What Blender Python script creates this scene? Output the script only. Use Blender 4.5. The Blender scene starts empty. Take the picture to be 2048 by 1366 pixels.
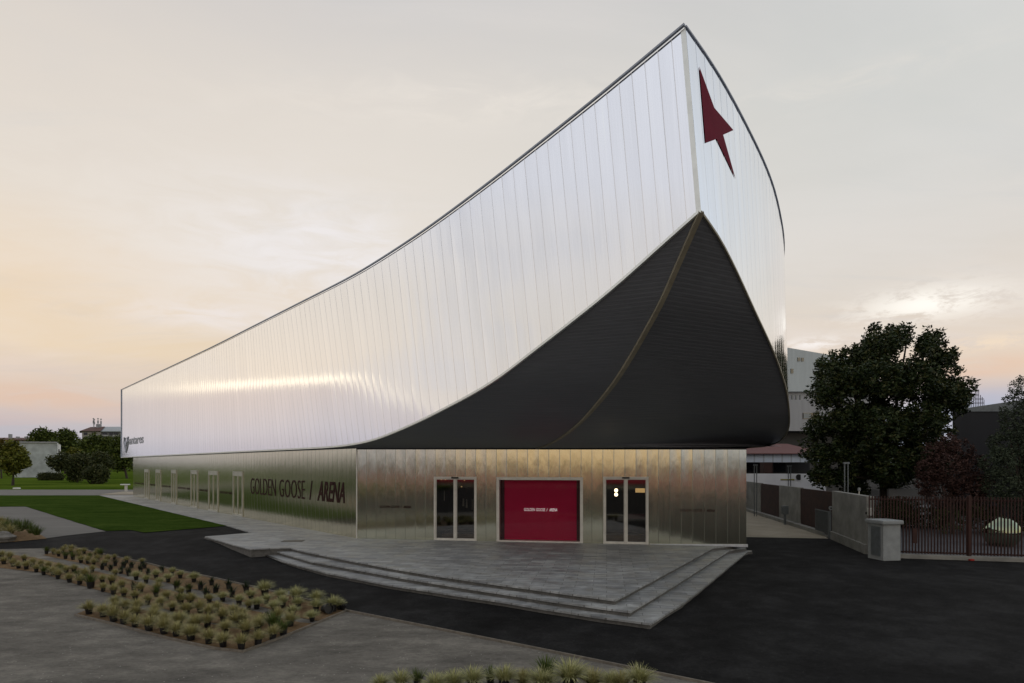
import bpy, bmesh, math, random
import numpy as np
from mathutils import Vector, Matrix
from mathutils.bvhtree import BVHTree
R = math.radians
random.seed(7); rng = np.random.default_rng(7)
scn = bpy.context.scene
C = scn.collection

# ------------------------------------------------------------------ camera
F = 1195.0; CX = 1024.0; HY = 929.0; CZ = 3.5      # focal length / horizon in photo pixels, eye height
cam_d = bpy.data.cameras.new("camera"); cam = bpy.data.objects.new("camera", cam_d); C.objects.link(cam)
cam.location = (0, 0, CZ); cam.rotation_euler = (R(90), 0, 0)
cam_d.sensor_width = 36; cam_d.lens = F/2048*36; cam_d.shift_y = (HY-683)/2048
cam_d.clip_start = 0.1; cam_d.clip_end = 6000
scn.camera = cam
scn.view_settings.view_transform = 'Standard'; scn.view_settings.look = 'None'
scn.view_settings.gamma = 1; scn.view_settings.exposure = 0.0; scn.view_settings.use_curve_mapping = False
scn.render.resolution_x = 1024; scn.render.resolution_y = 683
try:
    scn.cycles.max_bounces = 8; scn.cycles.transparent_max_bounces = 16
except Exception: pass

def s2l(c):
    return tuple(((x/255)/12.92 if x/255 <= .04045 else ((x/255+.055)/1.055)**2.4) for x in c)+(1,)

# ------------------------------------------------------------------ node helper
class NT:
    def __init__(s, nt): s.nt = nt; s.n = nt.nodes; s.l = nt.links
    def new(s, t, **kw):
        n = s.n.new(t)
        for k, v in kw.items(): setattr(n, k, v)
        return n
    def put(s, sock, v):
        if v is None: return
        if hasattr(v, 'is_output'): s.l.new(v, sock)
        else: sock.default_value = v
    def math(s, op, a, b=None, c=None, clamp=False):
        n = s.new('ShaderNodeMath', operation=op); n.use_clamp = clamp
        s.put(n.inputs[0], a); s.put(n.inputs[1], b)
        if c is not None: s.put(n.inputs[2], c)
        return n.outputs[0]
    def vmath(s, op, a, b=None):
        n = s.new('ShaderNodeVectorMath', operation=op)
        s.put(n.inputs[0], a); s.put(n.inputs[1], b)
        return n.outputs['Value'] if op in ('DOT_PRODUCT', 'LENGTH', 'DISTANCE') else n.outputs[0]
    def mix(s, f, a, b, blend='MIX'):
        n = s.new('ShaderNodeMix', data_type='RGBA', blend_type=blend)
        s.put(n.inputs[0], f); s.put(n.inputs[6], a); s.put(n.inputs[7], b)
        return n.outputs[2]
    def ramp(s, f, stops, interp='LINEAR'):
        n = s.new('ShaderNodeValToRGB'); cr = n.color_ramp; cr.interpolation = interp
        while len(cr.elements) < len(stops): cr.elements.new(0.5)
        for e, (p, c) in zip(cr.elements, stops):
            e.position = p; e.color = c if not isinstance(c, (int, float)) else (c, c, c, 1)
        s.put(n.inputs[0], f); return n.outputs[0]
    def noise(s, vec, scale, detail=4, rough=.5, dist=0.0):
        n = s.new('ShaderNodeTexNoise'); s.put(n.inputs['Vector'], vec)
        n.inputs['Scale'].default_value = scale; n.inputs['Detail'].default_value = detail
        n.inputs['Roughness'].default_value = rough; n.inputs['Distortion'].default_value = dist
        return n.outputs[0]
    def mapping(s, vec, scale=(1, 1, 1), loc=(0, 0, 0), rot=(0, 0, 0)):
        n = s.new('ShaderNodeMapping'); s.put(n.inputs[0], vec)
        n.inputs['Scale'].default_value = scale; n.inputs['Location'].default_value = loc; n.inputs['Rotation'].default_value = rot
        return n.outputs[0]
    def smooth(s, v, a, b, lo=0.0, hi=1.0):
        n = s.new('ShaderNodeMapRange', interpolation_type='SMOOTHSTEP')
        s.put(n.inputs[0], v); n.inputs[1].default_value = a; n.inputs[2].default_value = b
        n.inputs[3].default_value = lo; n.inputs[4].default_value = hi
        return n.outputs[0]

# ------------------------------------------------------------------ world: dusk sky, thin high overcast
SUN_AZ = -62.0; SUN_EL = 6.5      # azimuth from the view axis (left negative)
def dirv(px, py):
    return Vector(((px-CX)/F, 1, (HY-py)/F)).normalized()
def azel(az, el):
    a, e = R(az), R(el); return Vector((math.sin(a)*math.cos(e), math.cos(a)*math.cos(e), math.sin(e)))
w = bpy.data.worlds.new("World"); scn.world = w; w.use_nodes = True
t = NT(w.node_tree); t.n.clear()
tc = t.new('ShaderNodeTexCoord').outputs['Generated']
d = t.vmath('NORMALIZE', tc)
sep = t.new('ShaderNodeSeparateXYZ'); t.put(sep.inputs[0], d)
dx, dy, dz = sep.outputs
zc = t.math('MAXIMUM', dz, 0.0)
# soft warping so bands are not ruled lines
warp = t.noise(t.mapping(d, (3, 3, 12)), 1.0, 4, .55)
zw = t.math('ADD', zc, t.math('MULTIPLY', t.math('SUBTRACT', warp, .5), .10))
warm = t.ramp(zw, [(0.0, s2l((168, 172, 190))), (.05, s2l((184, 182, 190))), (.085, s2l((205, 192, 186))), (.16, s2l((229, 207, 178))),
                   (.24, s2l((228, 209, 186))), (.34, s2l((224, 214, 203))), (.50, s2l((216, 208, 200))), (.8, s2l((176, 182, 194)))])
cool = t.ramp(zw, [(0.0, s2l((166, 178, 200))), (.06, s2l((180, 186, 200))), (.10, s2l((218, 198, 182))), (.15, s2l((226, 207, 188))),
                   (.24, s2l((222, 211, 199))), (.36, s2l((212, 207, 200))), (.50, s2l((209, 206, 201))), (.8, s2l((176, 184, 196)))])
side = t.smooth(dx, -.42, .45)
base = t.mix(side, warm, cool)
# cloud streaks projected on a high layer
den = t.math('ADD', zc, .12)
cv = t.new('ShaderNodeCombineXYZ'); t.put(cv.inputs[0], t.math('DIVIDE', dx, den)); t.put(cv.inputs[1], t.math('DIVIDE', dy, den))
lay = t.mapping(cv.outputs[0], (.55, 1.3, 1), (3.1, 1.7, 0), (0, 0, R(14)))
n1 = t.noise(lay, 1.1, 7, .55, .6)
n2 = t.noise(t.mapping(cv.outputs[0], (.8, 2.2, 1), (9.1, 4.7, 0), (0, 0, R(20))), 1.6, 8, .6, .9)
f1 = t.smooth(n1, .36, .68)
cl = t.mix(t.math('MULTIPLY', f1, .40), base, t.mix(t.smooth(zw, .02, .2), s2l((205, 170, 165)), s2l((236, 229, 225))))
f2 = t.smooth(n2, .50, .72)
cl = t.mix(t.math('MULTIPLY', f2, .25), cl, t.mix(t.smooth(dz, .0, .3), s2l((188, 182, 190)), s2l((200, 201, 202))))
def blob(px, py, sx, sy, dirn=None):
    """elliptical patch of cloud round one direction; tangent-plane gaussian"""
    c = dirn or dirv(px, py)
    e = Vector((0, 0, 1)).cross(c).normalized(); u = c.cross(e)
    a = t.math('DIVIDE', t.vmath('DOT_PRODUCT', d, tuple(e)), sx); b = t.math('DIVIDE', t.vmath('DOT_PRODUCT', d, tuple(u)), sy)
    r2 = t.math('ADD', t.math('MULTIPLY', a, a), t.math('MULTIPLY', b, b))
    g = t.math('POWER', 2.718, t.math('MULTIPLY', r2, -1.0))
    return t.math('MULTIPLY', g, t.math('GREATER_THAN', t.vmath('DOT_PRODUCT', d, tuple(c)), 0.0))
wn = t.noise(t.mapping(d, (9, 9, 34)), 1.0, 7, .6, .8)
wf = t.noise(t.mapping(d, (20, 20, 60), (.3, .1, .2)), 1.0, 7, .68, .35)
cl = t.mix(t.math('MULTIPLY', blob(820, 330, .50, .20), .45), cl, s2l((236, 229, 220)))
cl = t.mix(t.math('MULTIPLY', blob(620, 500, .20, .075), t.smooth(wn, .3, .7, .1, .95)), cl, s2l((242, 239, 243)))
cl = t.mix(t.math('MULTIPLY', blob(1000, 200, .30, .03), t.smooth(wn, .35, .7, 0, .5)), cl, s2l((240, 232, 222)))
cl = t.mix(t.math('MULTIPLY', blob(2048, 80, .45, .20), .45), cl, s2l((204, 210, 210)))
cl = t.mix(t.math('MULTIPLY', blob(150, 420, .35, .10), t.smooth(wn, .3, .7, .1, .5)), cl, s2l((232, 224, 214)))
cl = t.mix(t.math('MULTIPLY', blob(480, 640, .17, .02), t.smooth(wn, .35, .65, 0, .6)), cl, s2l((240, 236, 240)))
cl = t.mix(t.math('MULTIPLY', blob(30, 560, .16, .08), .22), cl, s2l((236, 205, 165)))
cl = t.mix(t.math('MULTIPLY', blob(60, 790, .14, .018), t.smooth(wn, .35, .6, 0, .75)), cl, s2l((220, 188, 168)))
cl = t.mix(t.math('MULTIPLY', blob(1855, 608, .075, .021), t.smooth(wf, .38, .56, 0, 1)), cl, (1.05, 1.0, .92, 1))
cl = t.mix(t.math('MULTIPLY', blob(1625, 688, .04, .009), t.smooth(wf, .40, .56, 0, .9)), cl, s2l((250, 244, 240)))
cl = t.mix(t.math('MULTIPLY', blob(1985, 685, .075, .010), t.smooth(wf, .40, .6, 0, .6)), cl, s2l((250, 226, 196)))
cl = t.mix(t.math('MULTIPLY', blob(1980, 735, .11, .016), t.smooth(wn, .3, .6, 0, .7)), cl, s2l((232, 196, 170)))
cl = t.mix(t.math('MULTIPLY', blob(1990, 800, .12, .022), .6), cl, s2l((170, 182, 208)))
cl = t.mix(t.math('MULTIPLY', blob(1700, 160, .22, .014), t.smooth(wn, .4, .7, 0, .45)), cl, s2l((228, 222, 214)))
# last light low in the west (left, outside the frame), a thin gap between the clouds
zl = t.math('SUBTRACT', t.math('SUBTRACT', .139, t.math('MULTIPLY', t.math('MAXIMUM', t.math('ADD', dx, .93), 0.0), .28)), t.math('MULTIPLY', t.math('MAXIMUM', t.math('SUBTRACT', -.93, dx), 0.0), 1.1))
zl = t.math('ADD', zl, t.math('MULTIPLY', t.math('SUBTRACT', wn, .5), .010))
elr = t.math('SUBTRACT', dz, zl)
zwst = t.math('MAXIMUM', t.math('SUBTRACT', zc, t.math('SUBTRACT', zl, .125)), 0.0)
azs = Vector((math.sin(R(-64)), math.cos(R(-64)), 0))
azm = t.math('MULTIPLY', t.smooth(dx, -.80, -.86), t.smooth(dx, -.975, -.915, .12, 1))
line = t.math('MULTIPLY', t.math('POWER', 2.718, t.math('MULTIPLY', t.math('MULTIPLY', elr, elr), -1/(2*(.0034)**2))), azm)
west = t.ramp(zwst, [(0, s2l((150, 158, 178))), (.05, s2l((168, 174, 190))), (.11, s2l((184, 178, 182))), (.13, s2l((214, 205, 194))), (.26, s2l((214, 208, 200))), (.42, s2l((216, 217, 222))), (.7, s2l((222, 225, 232)))])
wvar = t.noise(t.mapping(d, (2.2, 2.2, 5), (4, 2, 1)), 1.0, 5, .55)
west = t.mix(t.smooth(wvar, .48, .68, 0, .6), west, s2l((190, 194, 204)))
cl = t.mix(t.smooth(dx, -.655, -.74), cl, west)
east = t.ramp(zc, [(0, s2l((190, 190, 190))), (.08, s2l((240, 214, 170))), (.2, s2l((232, 226, 208))), (.4, s2l((214, 222, 230))), (.7, s2l((206, 216, 228)))])
cl = t.mix(t.smooth(dx, .60, .85), cl, east)
cl = t.mix(line, cl, (1.35, 1.22, .98, 1))
wide = t.math('MULTIPLY', t.math('POWER', 2.718, t.math('MULTIPLY', t.math('MULTIPLY', t.math('SUBTRACT', dz, .20), t.math('SUBTRACT', dz, .20)), -1/(2*.10**2))), t.smooth(t.vmath('DOT_PRODUCT', d, tuple(azs)), .3, .98))
cl = t.mix(t.math('MULTIPLY', wide, .06), cl, (.90, .80, .66, 1))
# gold band low behind the viewer
gb = t.math('MULTIPLY', t.smooth(dy, -.3, -.85), t.math('POWER', 2.718, t.math('MULTIPLY', t.math('MULTIPLY', dz, dz), -1/(2*.05**2))))
gb = t.math('MULTIPLY', gb, t.smooth(dx, -.50, -.25))
gb = t.math('MULTIPLY', gb, t.smooth(dx, .02, -.12, 0, .75))
cl = t.mix(gb, cl, (1.0, .62, .24, 1))
sky = t.new('ShaderNodeTexSky', sky_type='NISHITA'); sky.sun_disc = False
sky.sun_elevation = R(SUN_EL); sky.sun_rotation = R(SUN_AZ); sky.altitude = 0; sky.air_density = 1; sky.dust_density = 3
nsk = t.mix(1.0, sky.outputs[0], (.10, .10, .10, 1), 'MULTIPLY')
cl = t.mix(.025, cl, nsk)
below = t.smooth(dz, -.02, 0.0)
cl = t.mix(below, (.03, .03, .028, 1), cl)
bg = t.new('ShaderNodeBackground'); t.put(bg.inputs[0], cl); bg.inputs[1].default_value = 1.03
wo = t.new('ShaderNodeOutputWorld'); t.l.new(bg.outputs[0], wo.inputs[0])

sd = bpy.data.lights.new("sun", 'SUN'); sd.energy = 0.02; sd.angle = R(40); sd.color = (1, .86, .68)
so = bpy.data.objects.new("sun", sd); C.objects.link(so)
so.rotation_euler = (-azel(SUN_AZ, 9)).to_track_quat('-Z', 'Y').to_euler()

# ------------------------------------------------------------------ object helpers
def tag(o, label=None, cat=None, group=None, kind=None):
    if label: o['label'] = label
    if cat: o['category'] = cat
    if group: o['group'] = group
    if kind: o['kind'] = kind
    return o
def empty(name, loc, label, cat, group=None, rz=0):
    o = bpy.data.objects.new(name, None); C.objects.link(o); o.location = loc; o.rotation_euler = (0, 0, rz)
    o.empty_display_size = .2
    return tag(o, label, cat, group)
def link(name, me, mat=None, parent=None):
    o = bpy.data.objects.new(name, me); C.objects.link(o)
    if mat: me.materials.append(mat)
    if parent:
        o.parent = parent; o.matrix_parent_inverse = Matrix.Identity(4)
    return o
def smoothstep(a, b, x):
    v = min(1, max(0, (x-a)/(b-a))); return v*v*(3-2*v)

class MB:
    """mesh collector, coordinates are world unless org given"""
    def __init__(s): s.v = []; s.f = []; s.uv = []
    def poly(s, pts, uvs=None):
        i = len(s.v); s.v += [tuple(p) for p in pts]; s.f.append(tuple(range(i, i+len(pts))))
        s.uv += (uvs if uvs else [(0, 0)]*len(pts))
    def box(s, c, sz, rz=0, top=1.0):
        cx, cy, cz = c; a, b, h = sz[0]/2, sz[1]/2, sz[2]/2
        cr, sr = math.cos(rz), math.sin(rz)
        P = []
        for z, k in ((-h, 1), (h, top)):
            for x, y in ((-a, -b), (a, -b), (a, b), (-a, b)):
                x *= k; y *= k; P.append((cx+x*cr-y*sr, cy+x*sr+y*cr, cz+z))
        for q in ((3, 2, 1, 0), (4, 5, 6, 7), (0, 1, 5, 4), (1, 2, 6, 5), (2, 3, 7, 6), (3, 0, 4, 7)): s.poly([P[k] for k in q])
    def prism(s, base, z0, z1, bottom=False):
        n = len(base); zz0 = z0 if callable(z0) else (lambda p: z0)
        s.poly([(p[0], p[1], z1) for p in base])
        for i in range(n):
            p, q = base[i], base[(i+1) % n]
            s.poly([(p[0], p[1], zz0(p)), (q[0], q[1], zz0(q)), (q[0], q[1], z1), (p[0], p[1], z1)])
    def tube(s, pts, r, n=6, r2=None):
        r2 = r if r2 is None else r2; rings = []
        for k, p in enumerate(pts):
            p = Vector(p); a = Vector(pts[max(0, k-1)]); b = Vector(pts[min(len(pts)-1, k+1)]); dd = (b-a).normalized()
            x = dd.cross(Vector((0, 0, 1)))
            if x.length < .01: x = Vector((1, 0, 0))
            x.normalize(); y = x.cross(dd); rr = r+(r2-r)*k/max(1, len(pts)-1)
            rings.append([p+x*math.cos(2*math.pi*j/n)*rr+y*math.sin(2*math.pi*j/n)*rr for j in range(n)])
        for k in range(len(rings)-1):
            for j in range(n): s.poly([rings[k][j], rings[k+1][j], rings[k+1][(j+1) % n], rings[k][(j+1) % n]])
        s.poly(rings[0]); s.poly(rings[-1][::-1])
    def sweep(s, pts, up, out, h, wd):
        """rectangular bar along pts: from pts, h along up, wd along out (centred)"""
        rings = []
        for k, p in enumerate(pts):
            p = Vector(p); o_ = out(k) if callable(out) else Vector(out); u_ = Vector(up)
            rings.append([p-o_*wd/2-u_*h/2, p+o_*wd/2-u_*h/2, p+o_*wd/2+u_*h/2, p-o_*wd/2+u_*h/2])
        for k in range(len(rings)-1):
            for j in range(4): s.poly([rings[k][j], rings[k+1][j], rings[k+1][(j+1) % 4], rings[k][(j+1) % 4]])
        s.poly(rings[0]); s.poly(rings[-1][::-1])
    def lathe(s, prof, c, n=16):
        rr = [[(c[0]+r*math.cos(2*math.pi*j/n), c[1]+r*math.sin(2*math.pi*j/n), c[2]+z) for j in range(n)] for r, z in prof]
        for k in range(len(rr)-1):
            for j in range(n): s.poly([rr[k][j], rr[k][(j+1) % n], rr[k+1][(j+1) % n], rr[k+1][j]])
        s.poly(rr[0][::-1]); s.poly(rr[-1])
    def build(s, name, mat, parent=None, bevel=0, smooth=False, merge=False, recalc=True):
        me = bpy.data.meshes.new(name)
        org = Vector(parent.location) if parent else Vector((0, 0, 0))
        rz = parent.rotation_euler.z if parent else 0
        if parent and parent.parent:
            org = Vector(parent.parent.location)+org; rz = parent.parent.rotation_euler.z+rz
        inv = Matrix.Rotation(-rz, 3, 'Z')
        me.from_pydata([tuple(inv @ (Vector(p)-org)) for p in s.v] if parent else s.v, [], s.f)
        uv = me.uv_layers.new(name='UVMap'); uv.data.foreach_set('uv', [c for p in s.uv for c in p])
        if merge or bevel or recalc:
            bm = bmesh.new(); bm.from_mesh(me)
            bmesh.ops.remove_doubles(bm, verts=bm.verts, dist=.0004)
            if recalc: bmesh.ops.recalc_face_normals(bm, faces=bm.faces)
            if bevel:
                es = [e for e in bm.edges if len(e.link_faces) == 2 and e.calc_face_angle(0) > .6]
                bmesh.ops.bevel(bm, geom=es, offset=bevel, segments=2, affect='EDGES', profile=.6)
            bm.to_mesh(me); bm.free()
        if smooth: me.polygons.foreach_set('use_smooth', [True]*len(me.polygons))
        return link(name, me, mat, parent)

def fast_mesh(name, V, n_per=4):
    """V: (N, n_per, 3) array of separate polygons"""
    N = V.shape[0]; me = bpy.data.meshes.new(name)
    me.vertices.add(N*n_per); me.vertices.foreach_set('co', V.reshape(-1).astype(np.float32))
    me.loops.add(N*n_per); me.loops.foreach_set('vertex_index', np.arange(N*n_per, dtype=np.int32))
    me.polygons.add(N); me.polygons.foreach_set('loop_start', np.arange(0, N*n_per, n_per, dtype=np.int32))
    me.polygons.foreach_set('loop_total', np.full(N, n_per, dtype=np.int32))
    me.update(calc_edges=True); return me

# photo-pixel rays onto real surfaces
def groundz(x, y):
    return -.45+.40*smoothstep(22, 31, y)*smoothstep(-2, -9, x)
def onz(px, py, z):
    dd = (CZ-z)*F/(py-HY); return Vector(((px-CX)/F*dd, dd, z))
def G(px, py, dz=0.0):
    z = -.45
    for _ in range(30): p = onz(px, py, z+dz); z = z*.4+groundz(p.x, p.y)*.6
    p = onz(px, py, z+dz); return p
def at(px, py, Y): return Vector(((px-CX)/F*Y, Y, CZ+(HY-py)/F*Y))
class Plane:
    """vertical plane through plan points A, B; s runs from A to B; n points to the viewer side"""
    def __init__(s, A, B):
        s.A = Vector(A); s.B = Vector(B); s.L = (s.B-s.A).length; s.d = (s.B-s.A)/s.L
        s.n = Vector((s.d.y, -s.d.x))
        if s.n.dot(-s.A) < 0: s.n = -s.n
    def hit(s, px, py=HY):
        k = (px-CX)/F   # X = kY
        den = s.d.x-k*s.d.y; q = (k*s.A.y-s.A.x)/den; Y = s.A.y+q*s.d.y
        return q, CZ+(HY-py)/F*Y
    def P(s, q, z, off=0):
        p = s.A+s.d*q+s.n*off; return Vector((p.x, p.y, z))

# ------------------------------------------------------------------ materials
def new_mat(name):
    m = bpy.data.materials.new(name); m.use_nodes = True; t = NT(m.node_tree)
    b = t.n['Principled BSDF']; return m, t, b
def simple(name, col, rough=.6, metal=0, var=.15, scale=6, bump=.0, spec=.5, emit=None):
    m, t, b = new_mat(name)
    tc = t.new('ShaderNodeTexCoord').outputs['Object']
    n = t.noise(tc, scale, 5, .6)
    lo = tuple(c*(1-var) for c in col[:3])+(1,); hi = tuple(min(1, c*(1+var)) for c in col[:3])+(1,)
    t.put(b.inputs['Base Color'], t.ramp(n, [(.3, lo), (.7, hi)]))
    b.inputs['Roughness'].default_value = rough; b.inputs['Metallic'].default_value = metal
    b.inputs['Specular IOR Level'].default_value = spec
    if bump:
        bn = t.new('ShaderNodeBump'); bn.inputs['Strength'].default_value = bump; bn.inputs['Distance'].default_value = .02
        t.put(bn.inputs['Height'], t.noise(tc, scale*5, 5, .6)); t.l.new(bn.outputs[0], b.inputs['Normal'])
    if emit:
        b.inputs['Emission Color'].default_value = emit[:3]+(1,); b.inputs['Emission Strength'].default_value = emit[3]
    return m

def steel(name, base, rough, seam_w, bow, seam_dark=.45, streak=.12, seed=0.0, wave=.004, soft=.0):
    """metal sheet cladding. UV: u = panel index, v = metres up."""
    m, t, b = new_mat(name)
    uv = t.new('ShaderNodeUVMap').outputs[0]
    sp = t.new('ShaderNodeSeparateXYZ'); t.put(sp.inputs[0], uv); u, v = sp.outputs[0], sp.outputs[1]
    fr = t.math('FRACT', u); fl = t.math('FLOOR', u)
    c = t.math('SUBTRACT', fr, .5); ac = t.math('ABSOLUTE', c)
    seam = t.smooth(ac, .5-seam_w, .5-seam_w*.35)
    wn_ = t.new('ShaderNodeTexWhiteNoise', noise_dimensions='1D'); t.put(wn_.inputs['W'], t.math('ADD', fl, seed)); rnd = wn_.outputs[0]
    st = t.noise(t.mapping(uv, (26, .35, 1)), 1.0, 4, .6)
    sm = t.noise(t.mapping(uv, (1.3, .25, 1)), 1.0, 4, .5)
    fac = t.math('ADD', t.math('MULTIPLY', t.math('SUBTRACT', st, .5), streak*2.2), t.math('MULTIPLY', t.math('SUBTRACT', rnd, .5), streak*.35))
    fac = t.math('ADD', fac, t.math('MULTIPLY', t.math('SUBTRACT', sm, .5), streak))
    val = t.math('MULTIPLY', t.math('ADD', 1.0, fac), t.math('SUBTRACT', 1.0, t.math('MULTIPLY', seam, seam_dark)))
    col = t.new('ShaderNodeVectorMath', operation='SCALE'); col.inputs[0].default_value = base; t.put(col.inputs['Scale'], val)
    t.l.new(col.outputs[0], b.inputs['Base Color'])
    b.inputs['Metallic'].default_value = 1.0
    t.put(b.inputs['Roughness'], t.math('ADD', rough, t.math('MULTIPLY', t.math('SUBTRACT', st, .5), .10)))
    # height in metres: bowed pans, wavy sheet, seams
    h = t.math('MULTIPLY', t.math('MULTIPLY', c, c), -bow*4)
    h = t.math('MULTIPLY', h, t.math('ADD', .5, rnd))
    h = t.math('ADD', h, t.math('MULTIPLY', t.math('SUBTRACT', t.noise(t.mapping(uv, (1.0, .7, 1)), 1.0, 3, .5), .5), wave))
    h = t.math('ADD', h, t.math('MULTIPLY', st, .0006))
    h = t.math('ADD', h, t.math('MULTIPLY', seam, .004))
    bn = t.new('ShaderNodeBump'); bn.inputs['Strength'].default_value = 1; bn.inputs['Distance'].default_value = 1.0
    t.put(bn.inputs['Height'], h); t.l.new(bn.outputs[0], b.inputs['Normal'])
    return m

M = {}
M['wall_left'] = steel('side_wall_steel', (.76, .72, .55), .15, .030, .0020, .40, .06, 31, .004)
M['shell'] = steel('shell_steel', (.92, .93, .965), .065, .034, .0022, .20, .10)
M['wall_steel'] = steel('wall_steel', (.74, .76, .62), .12, .030, .0030, .40, .07, 31, .006)
M['trim'] = simple('pale_trim', (.88, .90, .86), .4, .6, .08, 3)
M['cap'] = simple('cap_flashing', (.40, .45, .54), .5, 0, .12, 2)
M['frame'] = simple('aluminium_frame', (.66, .66, .61), .4, .35, .1, 4)
M['frame_dim'] = simple('side_door_frame', (.48, .48, .42), .4, .35, .1, 4)
M['plinth'] = simple('plinth_strip', (.6, .64, .68), .4, .5, .15, 3)
M['black'] = simple('black_plastic', (.012, .012, .012), .5)
M['maroon'] = simple('maroon_sign_paint', (.035, .012, .009), .6, 0, .12, 3, spec=.1)
M['arrow'] = simple('wine_red_paint', (.17, .013, .034), .7, 0, .08, 3, spec=.05)
M['red'] = simple('crimson_panel', (.50, .016, .078), .6, 0, .05, 2, spec=.1)
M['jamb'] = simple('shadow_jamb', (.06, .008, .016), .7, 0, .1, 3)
M['white_paint_glow'] = simple('white_letter_glow', (.85, .85, .85), .5, 0, .03, 3, emit=(1, 1, 1, .35))  # white paint with a faint glow added; the letters are no lamp
M['faint'] = simple('faint_blue_letter', (.44, .46, .52), .5, 0, .2, 5)
M['strip'] = simple('olive_ridge_strip', (.34, .31, .23), .6, 0, .15, 4)
M['concrete'] = simple('grey_concrete', (.24, .238, .215), .85, 0, .28, 1.2, .4)
M['concrete_pale'] = simple('pale_concrete', (.44, .48, .49), .85, 0, .25, .5, .3)
M['stucco'] = simple('pale_stucco', (.28, .30, .30), .85, 0, .15, 3, .4)
M['rust'] = simple('corten_steel', (.032, .010, .006), .75, 0, .4, 2.5, .3)
M['rust_dark'] = simple('dark_rust_bars', (.036, .010, .006), .7, 0, .3, 3)
M['galv'] = simple('galvanised_grey', (.17, .19, .20), .5, .5, .15, 5)
M['mesh_panel'] = simple('grey_mesh_panel', (.06, .07, .075), .6, .3, .3, 20)
M['dark'] = simple('dark_interior', (.010, .010, .011), .7)
M['bark'] = simple('bark', (.045, .035, .027), .9, 0, .35, 6, .6)
M['pot'] = simple('black_nursery_pot', (.008, .008, .009), .45, 0, .3, 8)
M['rock'] = simple('pale_boulder', (.15, .145, .13), .9, 0, .35, 4, .6)

def soffit_mat():
    m, t, b = new_mat('soffit_slats')
    uv = t.new('ShaderNodeUVMap').outputs[0]
    sp = t.new('ShaderNodeSeparateXYZ'); t.put(sp.inputs[0], uv)
    fr = t.math('FRACT', t.math('MULTIPLY', sp.outputs[1], 14.0))
    st = t.noise(t.mapping(uv, (.4, 9, 1)), 1.0, 5, .6)
    l = t.math('MULTIPLY', t.math('ADD', .75, t.math('MULTIPLY', st, .5)), t.math('SUBTRACT', 1, t.math('MULTIPLY', t.smooth(fr, .8, .95), .3)))
    col = t.new('ShaderNodeVectorMath', operation='SCALE'); col.inputs[0].default_value = (.18, .192, .215); t.put(col.inputs['Scale'], l)
    t.l.new(col.outputs[0], b.inputs['Base Color']); b.inputs['Roughness'].default_value = .42
    b.inputs['Specular IOR Level'].default_value = .3
    bn = t.new('ShaderNodeBump'); bn.inputs['Strength'].default_value = .4; bn.inputs['Distance'].default_value = .01
    t.put(bn.inputs['Height'], t.math('PINGPONG', t.math('MULTIPLY', sp.outputs[1], 14.0), 1.0)); t.l.new(bn.outputs[0], b.inputs['Normal'])
    return m
M['soffit'] = soffit_mat()

def glass_mat(name, tint=(.5, .5, .48), refl=.35):
    m, t, b = new_mat(name); t.n.remove(b)
    gl = t.new('ShaderNodeBsdfGlossy'); gl.inputs['Color'].default_value = (.8, .8, .8, 1); gl.inputs['Roughness'].default_value = .04
    tr = t.new('ShaderNodeBsdfTransparent'); tr.inputs[0].default_value = tint+(1,)
    fz = t.new('ShaderNodeFresnel'); fz.inputs[0].default_value = 1.5
    f = t.math('ADD', t.math('MULTIPLY', fz.outputs[0], 1.0), refl-.1, clamp=True)
    mx = t.new('ShaderNodeMixShader'); t.put(mx.inputs[0], f); t.l.new(tr.outputs[0], mx.inputs[1]); t.l.new(gl.outputs[0], mx.inputs[2])
    t.l.new(mx.outputs[0], t.n['Material Output'].inputs[0]); return m
M['glass'] = glass_mat('door_glass', (.75, .75, .7), .27)
M['window_glass'] = simple('dark_window_glass', (.015, .018, .022), .12, 0, .3, 2)

def leaf_mat(name, cols, rough=.55, trans=.0):
    m, t, b = new_mat(name)
    g = t.new('ShaderNodeNewGeometry'); tc = t.new('ShaderNodeTexCoord').outputs['Object']
    n = t.noise(tc, .9, 3, .6)
    f = t.math('ADD', t.math('MULTIPLY', g.outputs['Random Per Island'], .55), t.math('MULTIPLY', n, .5))
    k = len(cols)
    t.put(b.inputs['Base Color'], t.ramp(f, [(.15+.75*i/(k-1), tuple(c)+(1,)) for i, c in enumerate(cols)]))
    b.inputs['Roughness'].default_value = rough; b.inputs['Specular IOR Level'].default_value = .14
    return m
M['leaf_magnolia'] = leaf_mat('magnolia_leaf', [(.007, .013, .005), (.018, .032, .011), (.040, .056, .018), (.095, .090, .035)], .40)
M['leaf_red'] = leaf_mat('plum_leaf', [(.024, .014, .013), (.065, .036, .030), (.12, .068, .055)], .6)
M['leaf_olive'] = leaf_mat('olive_leaf', [(.018, .026, .016), (.046, .062, .036), (.095, .115, .07)], .6)
M['leaf_green'] = leaf_mat('park_leaf', [(.026, .042, .010), (.062, .088, .018), (.13, .15, .030)], .6)
M['leaf_dark'] = leaf_mat('dark_shrub_leaf', [(.020, .030, .011), (.050, .062, .022), (.10, .10, .040)], .6)
M['leaf_autumn'] = leaf_mat('autumn_leaf', [(.03, .035, .008), (.08, .07, .012), (.15, .085, .015)], .6)
M['leaf_lime'] = leaf_mat('lime_leaf', [(.05, .06, .011), (.11, .125, .020), (.20, .18, .032)], .6)
M['grass_pale'] = leaf_mat('pale_grass_blade', [(.15, .16, .06), (.34, .345, .15), (.60, .56, .32)], .6)
M['grass_olive'] = leaf_mat('olive_grass_blade', [(.13, .13, .048), (.31, .29, .12), (.54, .48, .25)], .6)
M['grass_dark'] = leaf_mat('dark_spiky_blade', [(.008, .015, .008), (.018, .032, .013), (.035, .05, .02)], .5)
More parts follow.
